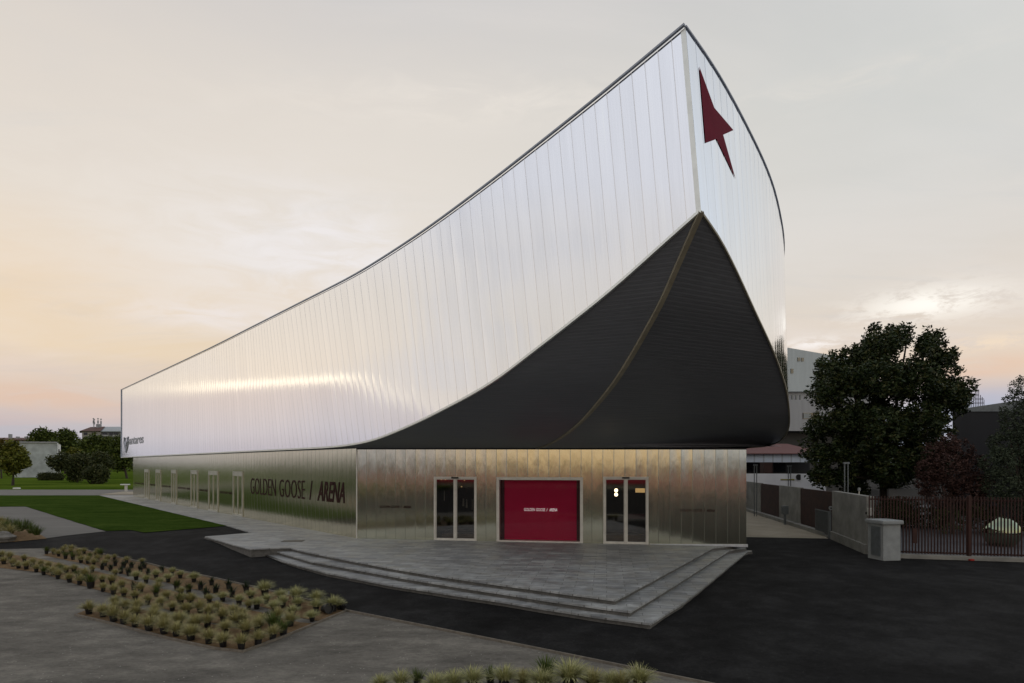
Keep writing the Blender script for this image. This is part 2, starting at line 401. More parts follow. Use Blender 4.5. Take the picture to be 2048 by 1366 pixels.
M['grass_green'] = leaf_mat('green_grass_blade', [(.03, .05, .012), (.07, .10, .022), (.12, .15, .04)], .6)

def ground_mat(name, stops, scale, bump=.3, speck=0, rough=.9, sbump=30, stretch=(1, 1, 1), speckcol=(.42, .40, .36, 1), patch=.35, dist=.02, spec=.25, patch_scale=.35):
    m, t, b = new_mat(name)
    tc = t.new('ShaderNodeTexCoord').outputs['Object']; mp = t.mapping(tc, stretch)
    n = t.noise(mp, scale, 8, .65); big = t.noise(mp, patch_scale, 5, .55, .5)
    fine = t.noise(mp, scale*9, 4, .7)
    f = t.math('ADD', t.math('MULTIPLY', n, 1-patch), t.math('MULTIPLY', big, patch))
    f = t.math('ADD', f, t.math('MULTIPLY', t.math('SUBTRACT', fine, .5), .35))
    col = t.ramp(f, stops)
    if speck:
        vo = t.new('ShaderNodeTexVoronoi'); t.put(vo.inputs['Vector'], tc); vo.inputs['Scale'].default_value = 12
        wn_ = t.new('ShaderNodeTexWhiteNoise'); t.put(wn_.inputs['Vector'], vo.outputs['Position'])
        s_ = t.math('MULTIPLY', t.math('LESS_THAN', vo.outputs['Distance'], .17), t.math('GREATER_THAN', wn_.outputs[0], 1-speck))
        col = t.mix(s_, col, speckcol)
    t.put(b.inputs['Base Color'], col); b.inputs['Roughness'].default_value = rough; b.inputs['Specular IOR Level'].default_value = spec
    bn = t.new('ShaderNodeBump'); bn.inputs['Strength'].default_value = bump; bn.inputs['Distance'].default_value = dist
    t.put(bn.inputs['Height'], t.math('ADD', t.noise(tc, sbump, 5, .7), t.math('MULTIPLY', n, 2))); t.l.new(bn.outputs[0], b.inputs['Normal'])
    return m
g_ = lambda v, k=(1, 1, 1): (v*k[0], v*k[1], v*k[2], 1)
M['asphalt'] = ground_mat('asphalt', [(.33, g_(.007)), (.5, g_(.016)), (.66, g_(.032))], 1.6, .6, .10, .9, 60, speckcol=(.05, .05, .05, 1), patch=.5, spec=.08)
M['gravel'] = ground_mat('rolled_gravel', [(.28, g_(.09, (1.05, .99, .88))), (.5, g_(.18, (1.05, .99, .86))), (.72, g_(.31, (1.06, 1, .86)))], 1.3, 1.0, .12, .95, 24, dist=.05, spec=.1, stretch=(.8, 1.5, 1))
M['lawn'] = ground_mat('lawn', [(.28, (.020, .040, .007, 1)), (.5, (.042, .074, .013, 1)), (.72, (.085, .12, .026, 1))], 2.4, 1.0, 0, .95, 26, dist=.05, spec=0, stretch=(.7, 1.6, 1), patch=.5)
M['park'] = ground_mat('park_grass', [(.3, (.03, .055, .007, 1)), (.5, (.065, .105, .013, 1)), (.72, (.15, .185, .03, 1))], .5, 1.0, 0, .95, 12, dist=.06, spec=0, patch=.6, patch_scale=.05, stretch=(.5, 1.6, 1))
M['mulch'] = ground_mat('bark_mulch', [(.3, (.10, .064, .032, 1)), (.5, (.20, .13, .064, 1)), (.72, (.34, .225, .12, 1))], 7, 1.0, .25, .95, 40, speckcol=(.22, .15, .09, 1), dist=.04)
M['pavement'] = ground_mat('grey_pavement', [(.3, g_(.10, (1, .98, .9))), (.5, g_(.145, (1, .98, .9))), (.7, g_(.19, (1, .98, .9)))], 1.0, .2, 0, .85, 20, stretch=(.3, 3, 1))
M['path_pale'] = ground_mat('pale_path', [(.3, (.24, .215, .16, 1)), (.5, (.31, .275, .21, 1)), (.7, (.37, .33, .26, 1))], .8, .3, 0, .9, 20)
M['yard'] = ground_mat('yard_paving', [(.3, g_(.055, (1, 1, 1.1))), (.5, g_(.08, (1, 1, 1.1))), (.7, g_(.11, (1, 1, 1.1)))], .8, .3, 0, .8, 20)

def stone_mat():
    m, t, b = new_mat('stone_paving')
    tc = t.new('ShaderNodeTexCoord').outputs['Object']; mp = t.mapping(tc, (1, 1, 1), (0, 0, 0), (0, 0, R(9)))
    br = t.new('ShaderNodeTexBrick'); t.put(br.inputs['Vector'], mp); br.offset = .43
    br.inputs['Scale'].default_value = 1.0; br.inputs['Brick Width'].default_value = .9; br.inputs['Row Height'].default_value = .30
    br.inputs['Mortar Size'].default_value = .010; br.inputs['Mortar Smooth'].default_value = .6
    br.inputs['Color1'].default_value = (.24, .25, .255, 1); br.inputs['Color2'].default_value = (.37, .38, .37, 1); br.inputs['Mortar'].default_value = (.14, .138, .13, 1)
    n = t.noise(mp, 1.6, 8, .65, .3); n2 = t.noise(t.mapping(tc, (1.2, 5, 1), (0, 0, 0), (0, 0, R(9))), 1.5, 6, .7); n3 = t.noise(tc, .28, 4, .5)
    v = t.math('MULTIPLY', t.math('ADD', .15, t.math('MULTIPLY', n, 1.6)), t.math('ADD', .1, t.math('MULTIPLY', n2, 1.7)))
    v = t.math('MULTIPLY', v, t.math('ADD', .6, t.math('MULTIPLY', n3, .8)))
    col = t.new('ShaderNodeVectorMath', operation='SCALE'); t.l.new(br.outputs[0], col.inputs[0]); t.put(col.inputs['Scale'], v)
    sp = t.new('ShaderNodeSeparateXYZ'); t.put(sp.inputs[0], tc)
    ck = t.noise(tc, 2.2, 6, .6, 1.5); ckl = t.smooth(t.math('ABSOLUTE', t.math('SUBTRACT', ck, .5)), .006, .0)
    c2 = t.mix(t.math('MULTIPLY', ckl, .5), col.outputs[0], (.24, .24, .22, 1))
    t.put(b.inputs['Base Color'], c2)
    t.put(b.inputs['Roughness'], t.smooth(n, .3, .7, .42, .75)); b.inputs['Specular IOR Level'].default_value = .4
    bn = t.new('ShaderNodeBump'); bn.inputs['Strength'].default_value = .5; bn.inputs['Distance'].default_value = .012
    t.put(bn.inputs['Height'], t.math('ADD', t.math('MULTIPLY', br.outputs['Fac'], -1.2), t.math('MULTIPLY', t.noise(tc, 14, 6, .7), 1.2))); t.l.new(bn.outputs[0], b.inputs['Normal'])
    return m
M['stone'] = stone_mat(); M['riser'] = simple('stone_riser', (.11, .108, .10), .85, 0, .35, 5, .5)

# ================================================================== GROUND
def grid_sheet(name, x0, x1, y0, y1, nx, ny, zf, mat, xs=None, ys=None):
    xs = xs or [x0+(x1-x0)*i/nx for i in range(nx+1)]; ys = ys or [y0+(y1-y0)*i/ny for i in range(ny+1)]
    V = [(x, y, zf(x, y)) for y in ys for x in xs]; k = len(xs)
    Fc = [(j*k+i, j*k+i+1, (j+1)*k+i+1, (j+1)*k+i) for j in range(len(ys)-1) for i in range(k-1)]
    me = bpy.data.meshes.new(name); me.from_pydata(V, [], Fc); me.polygons.foreach_set('use_smooth', [True]*len(Fc))
    return tag(link(name, me, mat), kind='structure')
xs = [-3000, -1000, -300, -100]+[-60+2*i for i in range(56)]+[60, 120, 400, 1200, 3000]
ys = [-3000, -800, -200, -50]+[-10+1.5*i for i in range(40)]+[60, 90, 200, 800, 4000]
grid_sheet('asphalt_road', 0, 0, 0, 0, 0, 0, groundz, M['asphalt'], xs, ys)

def ear_sheet(name, pts, mat, thick=.0, kind='structure', lift=0.0):
    """flat-ish sheet from 3D outline points, finely triangulated; skirt of given thickness"""
    bm = bmesh.new(); vs = [bm.verts.new(p+Vector((0, 0, lift))) for p in pts]
    f = bm.faces.new(vs); bmesh.ops.triangulate(bm, faces=[f])
    if thick:
        low = [bm.verts.new(v.co-Vector((0, 0, thick))) for v in vs]; n = len(vs)
        for i in range(n): bm.faces.new((vs[i], vs[(i+1) % n], low[(i+1) % n], low[i]))
    bmesh.ops.recalc_face_normals(bm, faces=bm.faces)
    if sum(f.normal.z*f.calc_area() for f in bm.faces) < 0: bmesh.ops.reverse_faces(bm, faces=bm.faces)
    me = bpy.data.meshes.new(name); bm.to_mesh(me); bm.free()
    return tag(link(name, me, mat), kind=kind)
def dense(pts, step=1.0):
    out = []
    for i in range(len(pts)):
        a, b = pts[i], pts[(i+1) % len(pts)]; n = max(1, int((b-a).length/step))
        out += [a.lerp(b, k/n) for k in range(n)]
    return out
def drape(name, pix, mat, lift, far=(), jit=.022):
    """sheet lying on groundz with lift; pixels give its outline, filled by clipping a grid for smooth slopes"""
    pts = [G(x, y) for x, y in pix]+[Vector((a, b, 0)) for a, b in far]
    rj = random.Random(len(name)); pts = [p+Vector((rj.uniform(-jit, jit), rj.uniform(-jit, jit), 0)) for p in dense(pts, .35 if max(abs(p.x) for p in pts) < 30 else 1.2)]
    bm = bmesh.new(); vs = [bm.verts.new((p.x, p.y, 0)) for p in pts]; bm.faces.new(vs)
    x0 = max(-60, min(p.x for p in pts)); x1 = min(60, max(p.x for p in pts)); y0 = max(5, min(p.y for p in pts)); y1 = min(36, max(p.y for p in pts))
    y = math.floor(y0)+1.0
    while y < y1:
        bmesh.ops.bisect_plane(bm, geom=bm.verts[:]+bm.edges[:]+bm.faces[:], plane_co=(0, y, 0), plane_no=(0, 1, 0)); y += 1.0
    x = max(-14.0, math.floor(x0)+1.0)
    while x < min(x1, 2):
        bmesh.ops.bisect_plane(bm, geom=bm.verts[:]+bm.edges[:]+bm.faces[:], plane_co=(x, 0, 0), plane_no=(1, 0, 0)); x += 1.0
    for v in bm.verts: v.co.z = groundz(v.co.x, v.co.y)+lift
    bmesh.ops.triangulate(bm, faces=bm.faces)
    bmesh.ops.recalc_face_normals(bm, faces=bm.faces)
    if sum(f.normal.z*f.calc_area() for f in bm.faces) < 0: bmesh.ops.reverse_faces(bm, faces=bm.faces)
    me = bpy.data.meshes.new(name); bm.to_mesh(me); bm.free()
    return tag(link(name, me, mat), kind='structure')

# park beyond the cross path
park = ear_sheet('park_grass', [Vector((-900, 84, -.03)), Vector((-35, 84, -.03)), Vector((-35, 1500, -.03)), Vector((-900, 1500, -.03))], M['park'])
# cross path
ear_sheet('cross_path', [Vector((-160, 68.5, -.035)), Vector((-44, 68.5, -.035)), Vector((-35, 72, -.035)), Vector((-35, 84, -.035)), Vector((-160, 84, -.035))], M['pavement'], lift=.004)
ear_sheet('pale_forecourt', [onz(196, 989.2, -.01), onz(292, 989.2, -.01), onz(292, 983.2, -.01), onz(246, 983.2, -.01)], M['path_pale'], lift=.0)
# near lawn
lawn_pix = [(205, 991.5), (454.5, 1052.5), (292, 1066), (259, 1061), (211, 1063), (51, 1013.5), (0, 1014)]
drape('lawn', lawn_pix, M['lawn'], .03, jit=.05, far=((-70, 46.5), (-140, 50), (-140, 68.3), (-46.5, 68.3)))
# west of the lawn: grey pavement strip
drape('side_pavement', [(-300, 1014), (0, 1014), (51, 1013.5), (211, 1063), (92, 1077), (-300, 1100)], M['pavement'], .012)
# rolled gravel ground that carries the planting beds
drape('gravel_ground', [(-700, 1128), (0, 1099), (92, 1097), (88, 1106), (120, 1099), (200, 1106), (420, 1157), (693, 1224), (1050, 1296), (1400, 1368), (1700, 1430), (1600, 1900), (-700, 1900)], M['gravel'], .010)
bedA = [(86, 1111), (118, 1100), (150, 1097), (197, 1108), (290, 1128), (430, 1159), (560, 1189), (692, 1223), (640, 1244), (605, 1238), (520, 1214), (420, 1187), (330, 1166), (230, 1146), (160, 1127)]
bedB = [(-120, 1092), (0, 1108), (70, 1116), (160, 1137), (230, 1152), (330, 1180), (420, 1202), (520, 1226), (600, 1247), (632, 1249), (575, 1272), (530, 1268), (400, 1242), (330, 1220), (250, 1197), (150, 1168), (80, 1146), (0, 1137), (-120, 1120)]
bedC = [(150, 1231), (190, 1214), (260, 1216), (330, 1231), (430, 1252), (530, 1270), (572, 1273), (486, 1305), (430, 1299), (340, 1279), (230, 1250)]
drape('upper_mulch_bed', bedA, M['mulch'], .022)
drape('middle_mulch_bed', bedB, M['mulch'], .026)
drape('lower_mulch_bed', bedC, M['mulch'], .030)
drape('left_mulch_bed', [(-200, 1040), (0, 1036), (60, 1060), (93, 1078), (40, 1083), (0, 1086), (-200, 1110)], M['mulch'], .022)
# steel edging strips
def edging(pix, label):
    m = MB(); P = []
    for i in range(len(pix)-1):
        a, b = G(*pix[i]), G(*pix[i+1]); n = max(1, int((b-a).length/1.0))
        P += [a.lerp(b, k/n) for k in range(n)]
    P.append(G(*pix[-1]))
    P = [Vector((p.x, p.y, groundz(p.x, p.y)+.03)) for p in P]
    m.sweep(P, (0, 0, 1), lambda k: (Vector((-(P[min(k+1, len(P)-1)]-P[max(0, k-1)]).y, (P[min(k+1, len(P)-1)]-P[max(0, k-1)]).x, 0))).normalized(), .06, .035)
    return tag(m.build('edging_strip', M['edge']), label, 'edging', 'thin edging strips round the beds')
M['edge'] = simple('edging_metal', (.17, .15, .12), .8, 0, .3, 8)
edging([(692, 1223), (1050, 1295), (1400, 1367), (1500, 1388)], 'thin edging strip between the brown gravel and the black asphalt')
edging([(150, 1232), (230, 1251), (340, 1280), (430, 1300), (486, 1306), (572, 1274), (692, 1224)], 'thin edging strip round the front corner of the lowest mulch bed')
edging([(150, 1097), (290, 1127), (430, 1158), (560, 1188), (692, 1222)], 'thin edging strip between upper mulch bed and black asphalt')

# pale lane beyond the corner, right
PW = lambda x, y: onz(x, y, -.446)
ear_sheet('concrete_lane', [PW(1440, 1074), PW(1494, 1074), PW(1657, 1077), PW(1630, 1064), PW(1494, 1020), PW(1440, 1002)], M['path_pale'])
ear_sheet('yard_paving', [PW(1795, 1114), PW(2300, 1130), PW(2300, 1010), PW(1760, 1010)], M['yard'], lift=.003)

# terrace slabs
top_edge = [(580, 1095.4), (616, 1103.6), (683, 1117), (774, 1134), (864, 1149), (950, 1161.5), (1061, 1176.5), (1145, 1188), (1231, 1199.5)]
right_top = [(1354, 1134), (1426, 1095)]
mid_edge = [(541, 1099), (622, 1122), (713, 1138.4), (804, 1154.5), (895, 1169.5), (1000, 1185.5), (1089, 1199), (1200, 1215), (1262, 1222.5)]
right_mid = [(1367, 1158), (1459, 1100)]
out_edge = [(512, 1103), (562, 1121), (652, 1145), (774, 1168.5), (895, 1187), (1000, 1202), (1089, 1217), (1200, 1234), (1302, 1247)]
right_out = [(1368, 1205), (1496, 1101.5)]
def jag(pts, z, amp=.012):
    out = []
    for i in range(len(pts)-1):
        a, b = pts[i], pts[i+1]; n = max(1, int((b-a).length/.45))
        for k in range(n):
            p = a.lerp(b, k/n); out.append(Vector((p.x+random.uniform(-amp, amp), p.y+random.uniform(-amp, amp), z)))
    out.append(pts[-1]); return out
def slab(name, outline, z, z0):
    m = MB(); pts = [(p.x, p.y) for p in outline]
    m.prism(pts, z-.05, z); o = m.build(name, M['stone'], None, bevel=0)
    cx = sum(p[0] for p in pts)/len(pts); cy = sum(p[1] for p in pts)/len(pts); ins = []
    n = len(pts)
    for i, (x, y) in enumerate(pts):
        a, b = Vector(pts[i-2]), Vector(pts[(i+2) % n]); d_ = (b-a).normalized(); nn = Vector((-d_.y, d_.x))
        if nn.dot(Vector((cx-x, cy-y))) < 0: nn = -nn
        ins.append((x+nn.x*.06, y+nn.y*.06))
    m = MB(); m.prism(ins, z0, z-.052); b = m.build('riser', M['riser'], o)
    return tag(o, kind='structure')
A_ = (-7.35, 28.3); B_ = (10.0, 25.5)
wl = jag([onz(199, 990.6, 0), onz(454.5, 1051, 0), onz(504, 1065, 0)], 0)+jag([onz(410, 1073, 0), onz(455, 1086, 0), onz(500, 1098, 0), onz(541, 1096.3, 0)]+[onz(x, y, 0) for x, y in top_edge+right_top], 0)
top_out = wl+[Vector((9.6, 25.9, 0)), Vector((-7, 28.9, 0)), Vector((-41, 66.4, 0)), Vector((-42.5, 68, 0))]
slab('stone_terrace', top_out, 0, -.6)
mid_out = jag([onz(500, 1098.5, -.15)]+[onz(x, y, -.15) for x, y in mid_edge+right_mid], -.15)+[Vector((10.3, 26.3, -.15)), Vector((-4, 27.0, -.15))]
slab('middle_terrace_step', mid_out, -.15, -.6)
out_out = jag([onz(505, 1103.5, -.30)]+[onz(x, y, -.30) for x, y in out_edge+right_out], -.30)+[Vector((10.6, 26.4, -.30)), Vector((-4, 26.6, -.30))]
slab('lowest_terrace_step', out_out, -.30, -.6)
# drain cover set in terrace
c = onz(586, 1082, 0); m = MB(); m.box((c.x, c.y, .006), (.95, .5, .012), .1)
tag(m.build('drain_cover', M['black']), 'dark flat drain cover set in the stone terrace', 'drain cover')

# ================================================================== ARENA BUILDING
T0 = (4.6, 14.6)
PL = Plane(T0, (-44.4, 68.0))       # left face of the upper volume
WL = Plane(A_, (-41.6, 65.6))       # lower wall, left
WF = Plane(A_, B_)                  # lower wall, front
arena = empty('arena_building', (0, 27, 0), 'ship-shaped silver metal arena with a pointed overhanging prow above a dark soffit', 'building')

def interp(tab, x):
    tab = sorted(tab)
    if x <= tab[0][0]: a, b = tab[0], tab[1]
    elif x >= tab[-1][0]: a, b = tab[-2], tab[-1]
    else:
        for i in range(len(tab)-1):
            if tab[i][0] <= x <= tab[i+1][0]: a, b = tab[i], tab[i+1]; break
    return a[1]+(b[1]-a[1])*(x-a[0])/(b[0]-a[0])
bot_px = [(243, 915), (492, 903), (616, 897), (671.6, 893.6), (714, 888), (753, 879), (802, 860), (851, 838), (900, 813), (943.7, 790), (1000, 756), (1042, 723.6), (1141, 647.4), (1236, 571), (1316, 499), (1402, 423)]
top_px = [(243, 780.5), (416.5, 700), (500, 658.5), (611, 603), (676, 570.5), (718, 548.5), (775.7, 513), (858, 459), (937, 401), (980, 369.5), (1063, 304.5), (1176.8, 215.3), (1256.7, 150.7), (1339.8, 80), (1371, 55)]
def smooth_tab(tab, px_to):
    return sorted(px_to(x, y) for x, y in tab)
botT = smooth_tab(bot_px, lambda x, y: PL.hit(x, y)); topT = smooth_tab(top_px, lambda x, y: PL.hit(x, y))
def cr(tab, x):   # catmull-rom in table
    n = len(tab); i = 0
    while i < n-2 and x > tab[i+1][0]: i += 1
    p1, p2 = tab[i], tab[i+1]; p0 = tab[i-1] if i > 0 else p1; p3 = tab[i+2] if i+2 < n else p2
    h = p2[0]-p1[0]; u = (x-p1[0])/h
    m1 = (p2[1]-p0[1])/(p2[0]-p0[0]); m2 = (p3[1]-p1[1])/(p3[0]-p1[0])
    if u < 0 or u > 1: return p1[1]+(p2[1]-p1[1])*u
    return (2*u**3-3*u**2+1)*p1[1]+(u**3-2*u**2+u)*h*m1+(-2*u**3+3*u**2)*p2[1]+(u**3-u**2)*h*m2
def dense_smooth(T, w):
    q0, q1 = T[0][0], T[-1][0]; n = int((q1-q0)/.2); Q = np.linspace(q0, q1, n+1); Z = np.array([cr(T, x) for x in Q])
    k = int(w/.2)
    for _ in range(3):
        Zp = np.concatenate([2*Z[0]-Z[1:k+1][::-1], Z, 2*Z[-1]-Z[-k-1:-1][::-1]]); Z = np.convolve(Zp, np.ones(2*k+1)/(2*k+1), 'valid')
    return Q, Z
_q, _z = dense_smooth(topT, 1.0); _qb, _zb = dense_smooth(botT, .6)
Lbot = lambda q: float(np.interp(q, _qb, _zb)); Ltop = lambda q: float(np.interp(q, _q, _z))
qtip = PL.hit(1402)[0]; qapex = topT[0][0]; qend = botT[-1][0]
slant = [(qtip, .09), (8, .15), (13, .20), (17, .26), (24, .30), (30, .16), (40, .08), (qend, 0)]
def top_q(q):
    zb = Lbot(q); s = interp(slant, q); qq = q
    for _ in range(8): qq = q+s*(Ltop(qq)-zb)
    return min(qq, qend)
nP = 130
seams = [qtip]
while seams[-1] < qend-.3: seams.append(seams[-1]+.38+.18*smoothstep(0, 9, seams[-1]-qtip))
seams[-1] = qend; nP = len(seams)-1
k0 = qapex-top_q(qtip)
def tq(q): return top_q(q)+k0*max(0, 1-(q-qtip)/5)
shellL = MB(); NV = 10
for i in range(nP):
    a, b = seams[i], seams[i+1]; ta, tb = tq(a), tq(b)
    for k in range(NV):
        def pt(q, tq_, v):
            zb, zt = Lbot(q), Ltop(tq_); z = zb+(zt-zb)*v; qq = q+(tq_-q)*v; return PL.P(qq, z), z
        c0, z0 = pt(a, ta, k/NV); c1, z1 = pt(b, tb, k/NV); c2, z2 = pt(b, tb, (k+1)/NV); c3, z3 = pt(a, ta, (k+1)/NV)
        shellL.poly([c0, c3, c2, c1], [(i, z0), (i, z3), (i+1, z2), (i+1, z1)])
oL = shellL.build('side_cladding', M['shell'], arena, smooth=True)
oL['label'] = 'long left-hand steel cladding face'

# right face, curved in plan
RB = [(1402, 423, 14.6), (1440, 479, 15.45), (1472, 540.5, 16.4), (1509, 621, 17.75), (1544.7, 698, 19.55), (1564, 750, 21.0), (1575, 792, 22.3), (1579, 833.6, 23.6), (1577, 856, 24.8), (1570.4, 870.6, 26.0), (1556, 884, 27.5), (1530, 892, 29.7), (1504, 894.5, 32)]
rb = [at(x, y, Y) for x, y, Y in RB]+[Vector((13.3, 38, 4.42)), Vector((13.7, 46, 4.42)), Vector((13.9, 58, 4.42)), Vector((13.9, 74, 4.42))]
rtop_px = [(1371, 55), (1380, 67), (1428, 136), (1447.7, 169.5), (1476.6, 222.7), (1512, 287), (1537.9, 350), (1554, 398), (1563, 440), (1564.5, 480)]
apex = PL.P(qapex, Ltop(qapex))
rt = []
for k, p in enumerate(rb):
    if k == 0: rt.append(apex); continue
    f = min(1, k/6); off = Vector((apex.x-rb[0].x, apex.y-rb[0].y, 0)).lerp(Vector((-.12, .22, 0)), f)
    q = p+off; px = CX+F*q.x/q.y
    if k <= 6: z = CZ+(HY-interp(rtop_px, min(px, 1563.5)))*q.y/F
    else: z = rt[6].z-.28*(k-6)
    rt.append(Vector((q.x, q.y, z)))
def crv(P, u):     # catmull-rom 3D
    n = len(P); i = min(n-2, int(u)); f = u-i
    p0, p1, p2, p3 = P[max(0, i-1)], P[i], P[i+1], P[min(n-1, i+2)]
    return .5*((2*p1)+(p2-p0)*f+(2*p0-5*p1+4*p2-p3)*f*f+(3*p1-p0-3*p2+p3)*f**3)
U = [i/12 for i in range(12*(len(rb)-1)+1)]
lens = [0]
for i in range(1, len(U)): lens.append(lens[-1]+(crv(rb, U[i]).xy-crv(rb, U[i-1]).xy).length)
def u_at(s):
    for i in range(1, len(U)):
        if lens[i] >= s: return U[i-1]+(U[i]-U[i-1])*(s-lens[i-1])/(lens[i]-lens[i-1]+1e-9)
    return U[-1]
nR = int(lens[-1]/.5); shellR = MB(); edgeB = []; edgeT = []
for i in range(nR+1):
    u = u_at(lens[-1]*i/nR); edgeB.append(crv(rb, u)); edgeT.append(crv(rt, u))
for i in range(nR):
    for k in range(NV):
        v0, v1 = k/NV, (k+1)/NV
        a, b, c_, d_ = edgeB[i].lerp(edgeT[i], v0), edgeB[i+1].lerp(edgeT[i+1], v0), edgeB[i+1].lerp(edgeT[i+1], v1), edgeB[i].lerp(edgeT[i], v1)
        shellR.poly([a, b, c_, d_], [(i, a.z), (i+1, b.z), (i+1, c_.z), (i, d_.z)])
oR = shellR.build('prow_cladding', M['shell'], arena, smooth=True)
oR['label'] = 'curved right-hand steel cladding face'
bvhR = BVHTree.FromPolygons([tuple(v) for v in shellR.v], shellR.f)

# back wall and roof closing the volume
Lend = PL.P(qend, Lbot(qend)); LendT = PL.P(qend, Ltop(qend))
m = MB(); m.poly([Lend, LendT, edgeT[-1], edgeB[-1]], [(0, 0), (0, 8), (110, 8), (110, 0)]); m.build('rear_cladding', M['shell'], arena)
m = MB(); N = 60
La = [PL.P(qapex+(qend-qapex)*i/N, Ltop(qapex+(qend-qapex)*i/N)-.05) for i in range(N+1)]
Ra = [crv(rt, (len(rt)-1)*i/N)-Vector((0, 0, .05)) for i in range(N+1)]
for i in range(N): m.poly([La[i], Ra[i], Ra[i+1], La[i+1]])
m.build('roof', M['cap'], arena)
# coping along the top, trim along the bottom, corner flashing
m = MB()
P = [PL.P(q, Ltop(q)+.05, .05) for q in [qapex+(qend-qapex)*i/120 for i in range(121)]]
m.sweep(P, (0, 0, 1), (PL.n.x, PL.n.y, 0), .055, .07)
m.build('coping', M['cap'], arena)
def outR(L):
    def f(k):
        a, b = L[max(0, k-1)], L[min(len(L)-1, k+1)]; d_ = (b-a); return Vector((d_.y, -d_.x, 0)).normalized()
    return f
m = MB(); m.sweep([p+Vector((0, 0, .03)) for p in edgeT], (0, 0, 1), outR(edgeT), .045, .06); m.build('coping', M['cap'], arena)
m = MB(); P = [PL.P(q, Lbot(q)+.01, .03) for q in [qtip+(qend-qtip)*i/160 for i in range(161)]]
m.sweep(P, (0, 0, 1), (PL.n.x, PL.n.y, 0), .08, .08); m.build('bottom_trim', M['trim'], arena)
m = MB(); m.sweep([p+Vector((0, 0, -.01)) for p in edgeB], (0, 0, 1), outR(edgeB), .06, .05); m.build('bottom_trim', M['strip'], arena)
m = MB(); lo = PL.P(qtip, Lbot(qtip)); tl = (Vector((apex.x, apex.y, apex.z))-lo)
m.poly([lo+Vector((0, 0, 0)), apex, PL.P(qapex+.13, Ltop(qapex+.13), .012), PL.P(qtip+.12, Lbot(qtip+.12), .012)])
m.build('corner_flashing', M['trim'], arena)
m = MB(); m.sweep([PL.P(qend, z, .02) for z in (Lbot(qend)-.02, Ltop(qend)+.05)], (PL.d.x, PL.d.y, 0), (PL.n.x, PL.n.y, 0), .12, .1); m.build('end_trim', M['cap'], arena)

# soffit
ZL, ZR = CZ+(HY-897)*28.3/F, CZ+(HY-897)*25.5/F
ridge_px = [(1402, 424), (1380.7, 472), (1354, 533), (1323.6, 601.7), (1293, 659), (1262.7, 712), (1228.4, 765.4), (1190, 813), (1160, 845), (1125.6, 872), (1095, 889), (1076, 895.5)]
ridge_end = at(1072, 896.5, 26.95)
RP = Plane(T0, (ridge_end.x, ridge_end.y))
def rpt(px, py): q, z = RP.hit(px, py); return RP.P(q, z)
ridge = [rpt(*p) for p in ridge_px]; ridge[0] = lo.copy(); ridge[-1] = ridge_end
qwc = PL.hit(700)[0]     # where the left edge meets the wall top
rows = 60; SL = []; SR = []; RG = []
Rarc = [0]
for i in range(1, len(ridge)): Rarc.append(Rarc[-1]+(ridge[i]-ridge[i-1]).length)
def ridge_at(v):
    s = v*Rarc[-1]
    for i in range(1, len(ridge)):
        if Rarc[i] >= s-1e-6: return crv(ridge, i-1+(s-Rarc[i-1])/(Rarc[i]-Rarc[i-1]))
    return ridge[-1]
kr_end = 12.0
for r in range(rows+1):
    v = r/rows; rg = ridge_at(v); RG.append(rg)
    # same height on the left edge
    z = rg.z
    lo_, hi_ = qtip, qwc
    for _ in range(40):
        md = (lo_+hi_)/2
        if Lbot(md) > z: lo_ = md
        else: hi_ = md
    le = PL.P(lo_, Lbot(lo_)+.0)
    if r == rows: le = Vector((A_[0], A_[1], ZL))
    else:
        k = smoothstep(.93, 1, v); le = le.lerp(Vector((A_[0], A_[1], ZL)), k)
    a_, b_ = 0.0, kr_end
    for _ in range(40):
        md = (a_+b_)/2
        if crv(rb, md).z > max(z, 4.43): a_ = md
        else: b_ = md
    re = crv(rb, a_)
    w_ = smoothstep(.70, 1, v); mid = rg.lerp(re, .5)
    wc = Vector((B_[0], B_[1], ZR+.0)); ctrl = wc+(wc-(rg+re)*.5)*1.0
    ctrl.z = max(ZR, min(ctrl.z, mid.z)); mid = mid.lerp(Vector((ctrl.x, ctrl.y, ctrl.z)), w_)
    SL.append([le.lerp(rg, j/8) for j in range(9)])
    SR.append([(1-f)**2*rg+2*f*(1-f)*mid+f*f*re for f in [j/12 for j in range(13)]])
for nm, S in (('left soffit wing', SL), ('right soffit wing', SR)):
    m = MB(); acc = 0
    for r in range(rows):
        h0 = sum((RG[i+1]-RG[i]).length for i in range(r)); h1 = h0+(RG[r+1]-RG[r]).length
        for j in range(len(S[0])-1):
            m.poly([S[r][j], S[r][j+1], S[r+1][j+1], S[r+1][j]], [(j, h0), (j+1, h0), (j+1, h1), (j, h1)])
    o = m.build('soffit', M['soffit'], arena, smooth=True); o['label'] = nm+', dark slatted'
m = MB(); rr_ = [p+Vector((0, -.05, -.05)) for p in RG]
for r in range(rows):
    def wdt(i): return .022+.048*min(1, (1-i/rows)*1.9)
    a, b = rr_[r], rr_[r+1]; x = Vector((RP.n.x, RP.n.y, 0))
    m.poly([a-x*wdt(r), a+x*wdt(r), b+x*wdt(r+1), b-x*wdt(r+1)])
    up_ = Vector((0, .05, .08))
    m.poly([a-x*wdt(r), b-x*wdt(r+1), b-x*wdt(r+1)+up_, a-x*wdt(r)+up_]); m.poly([a+x*wdt(r), a+x*wdt(r)+up_, b+x*wdt(r+1)+up_, b+x*wdt(r+1)])
m.build('ridge_strip', M['strip'], arena, recalc=True)
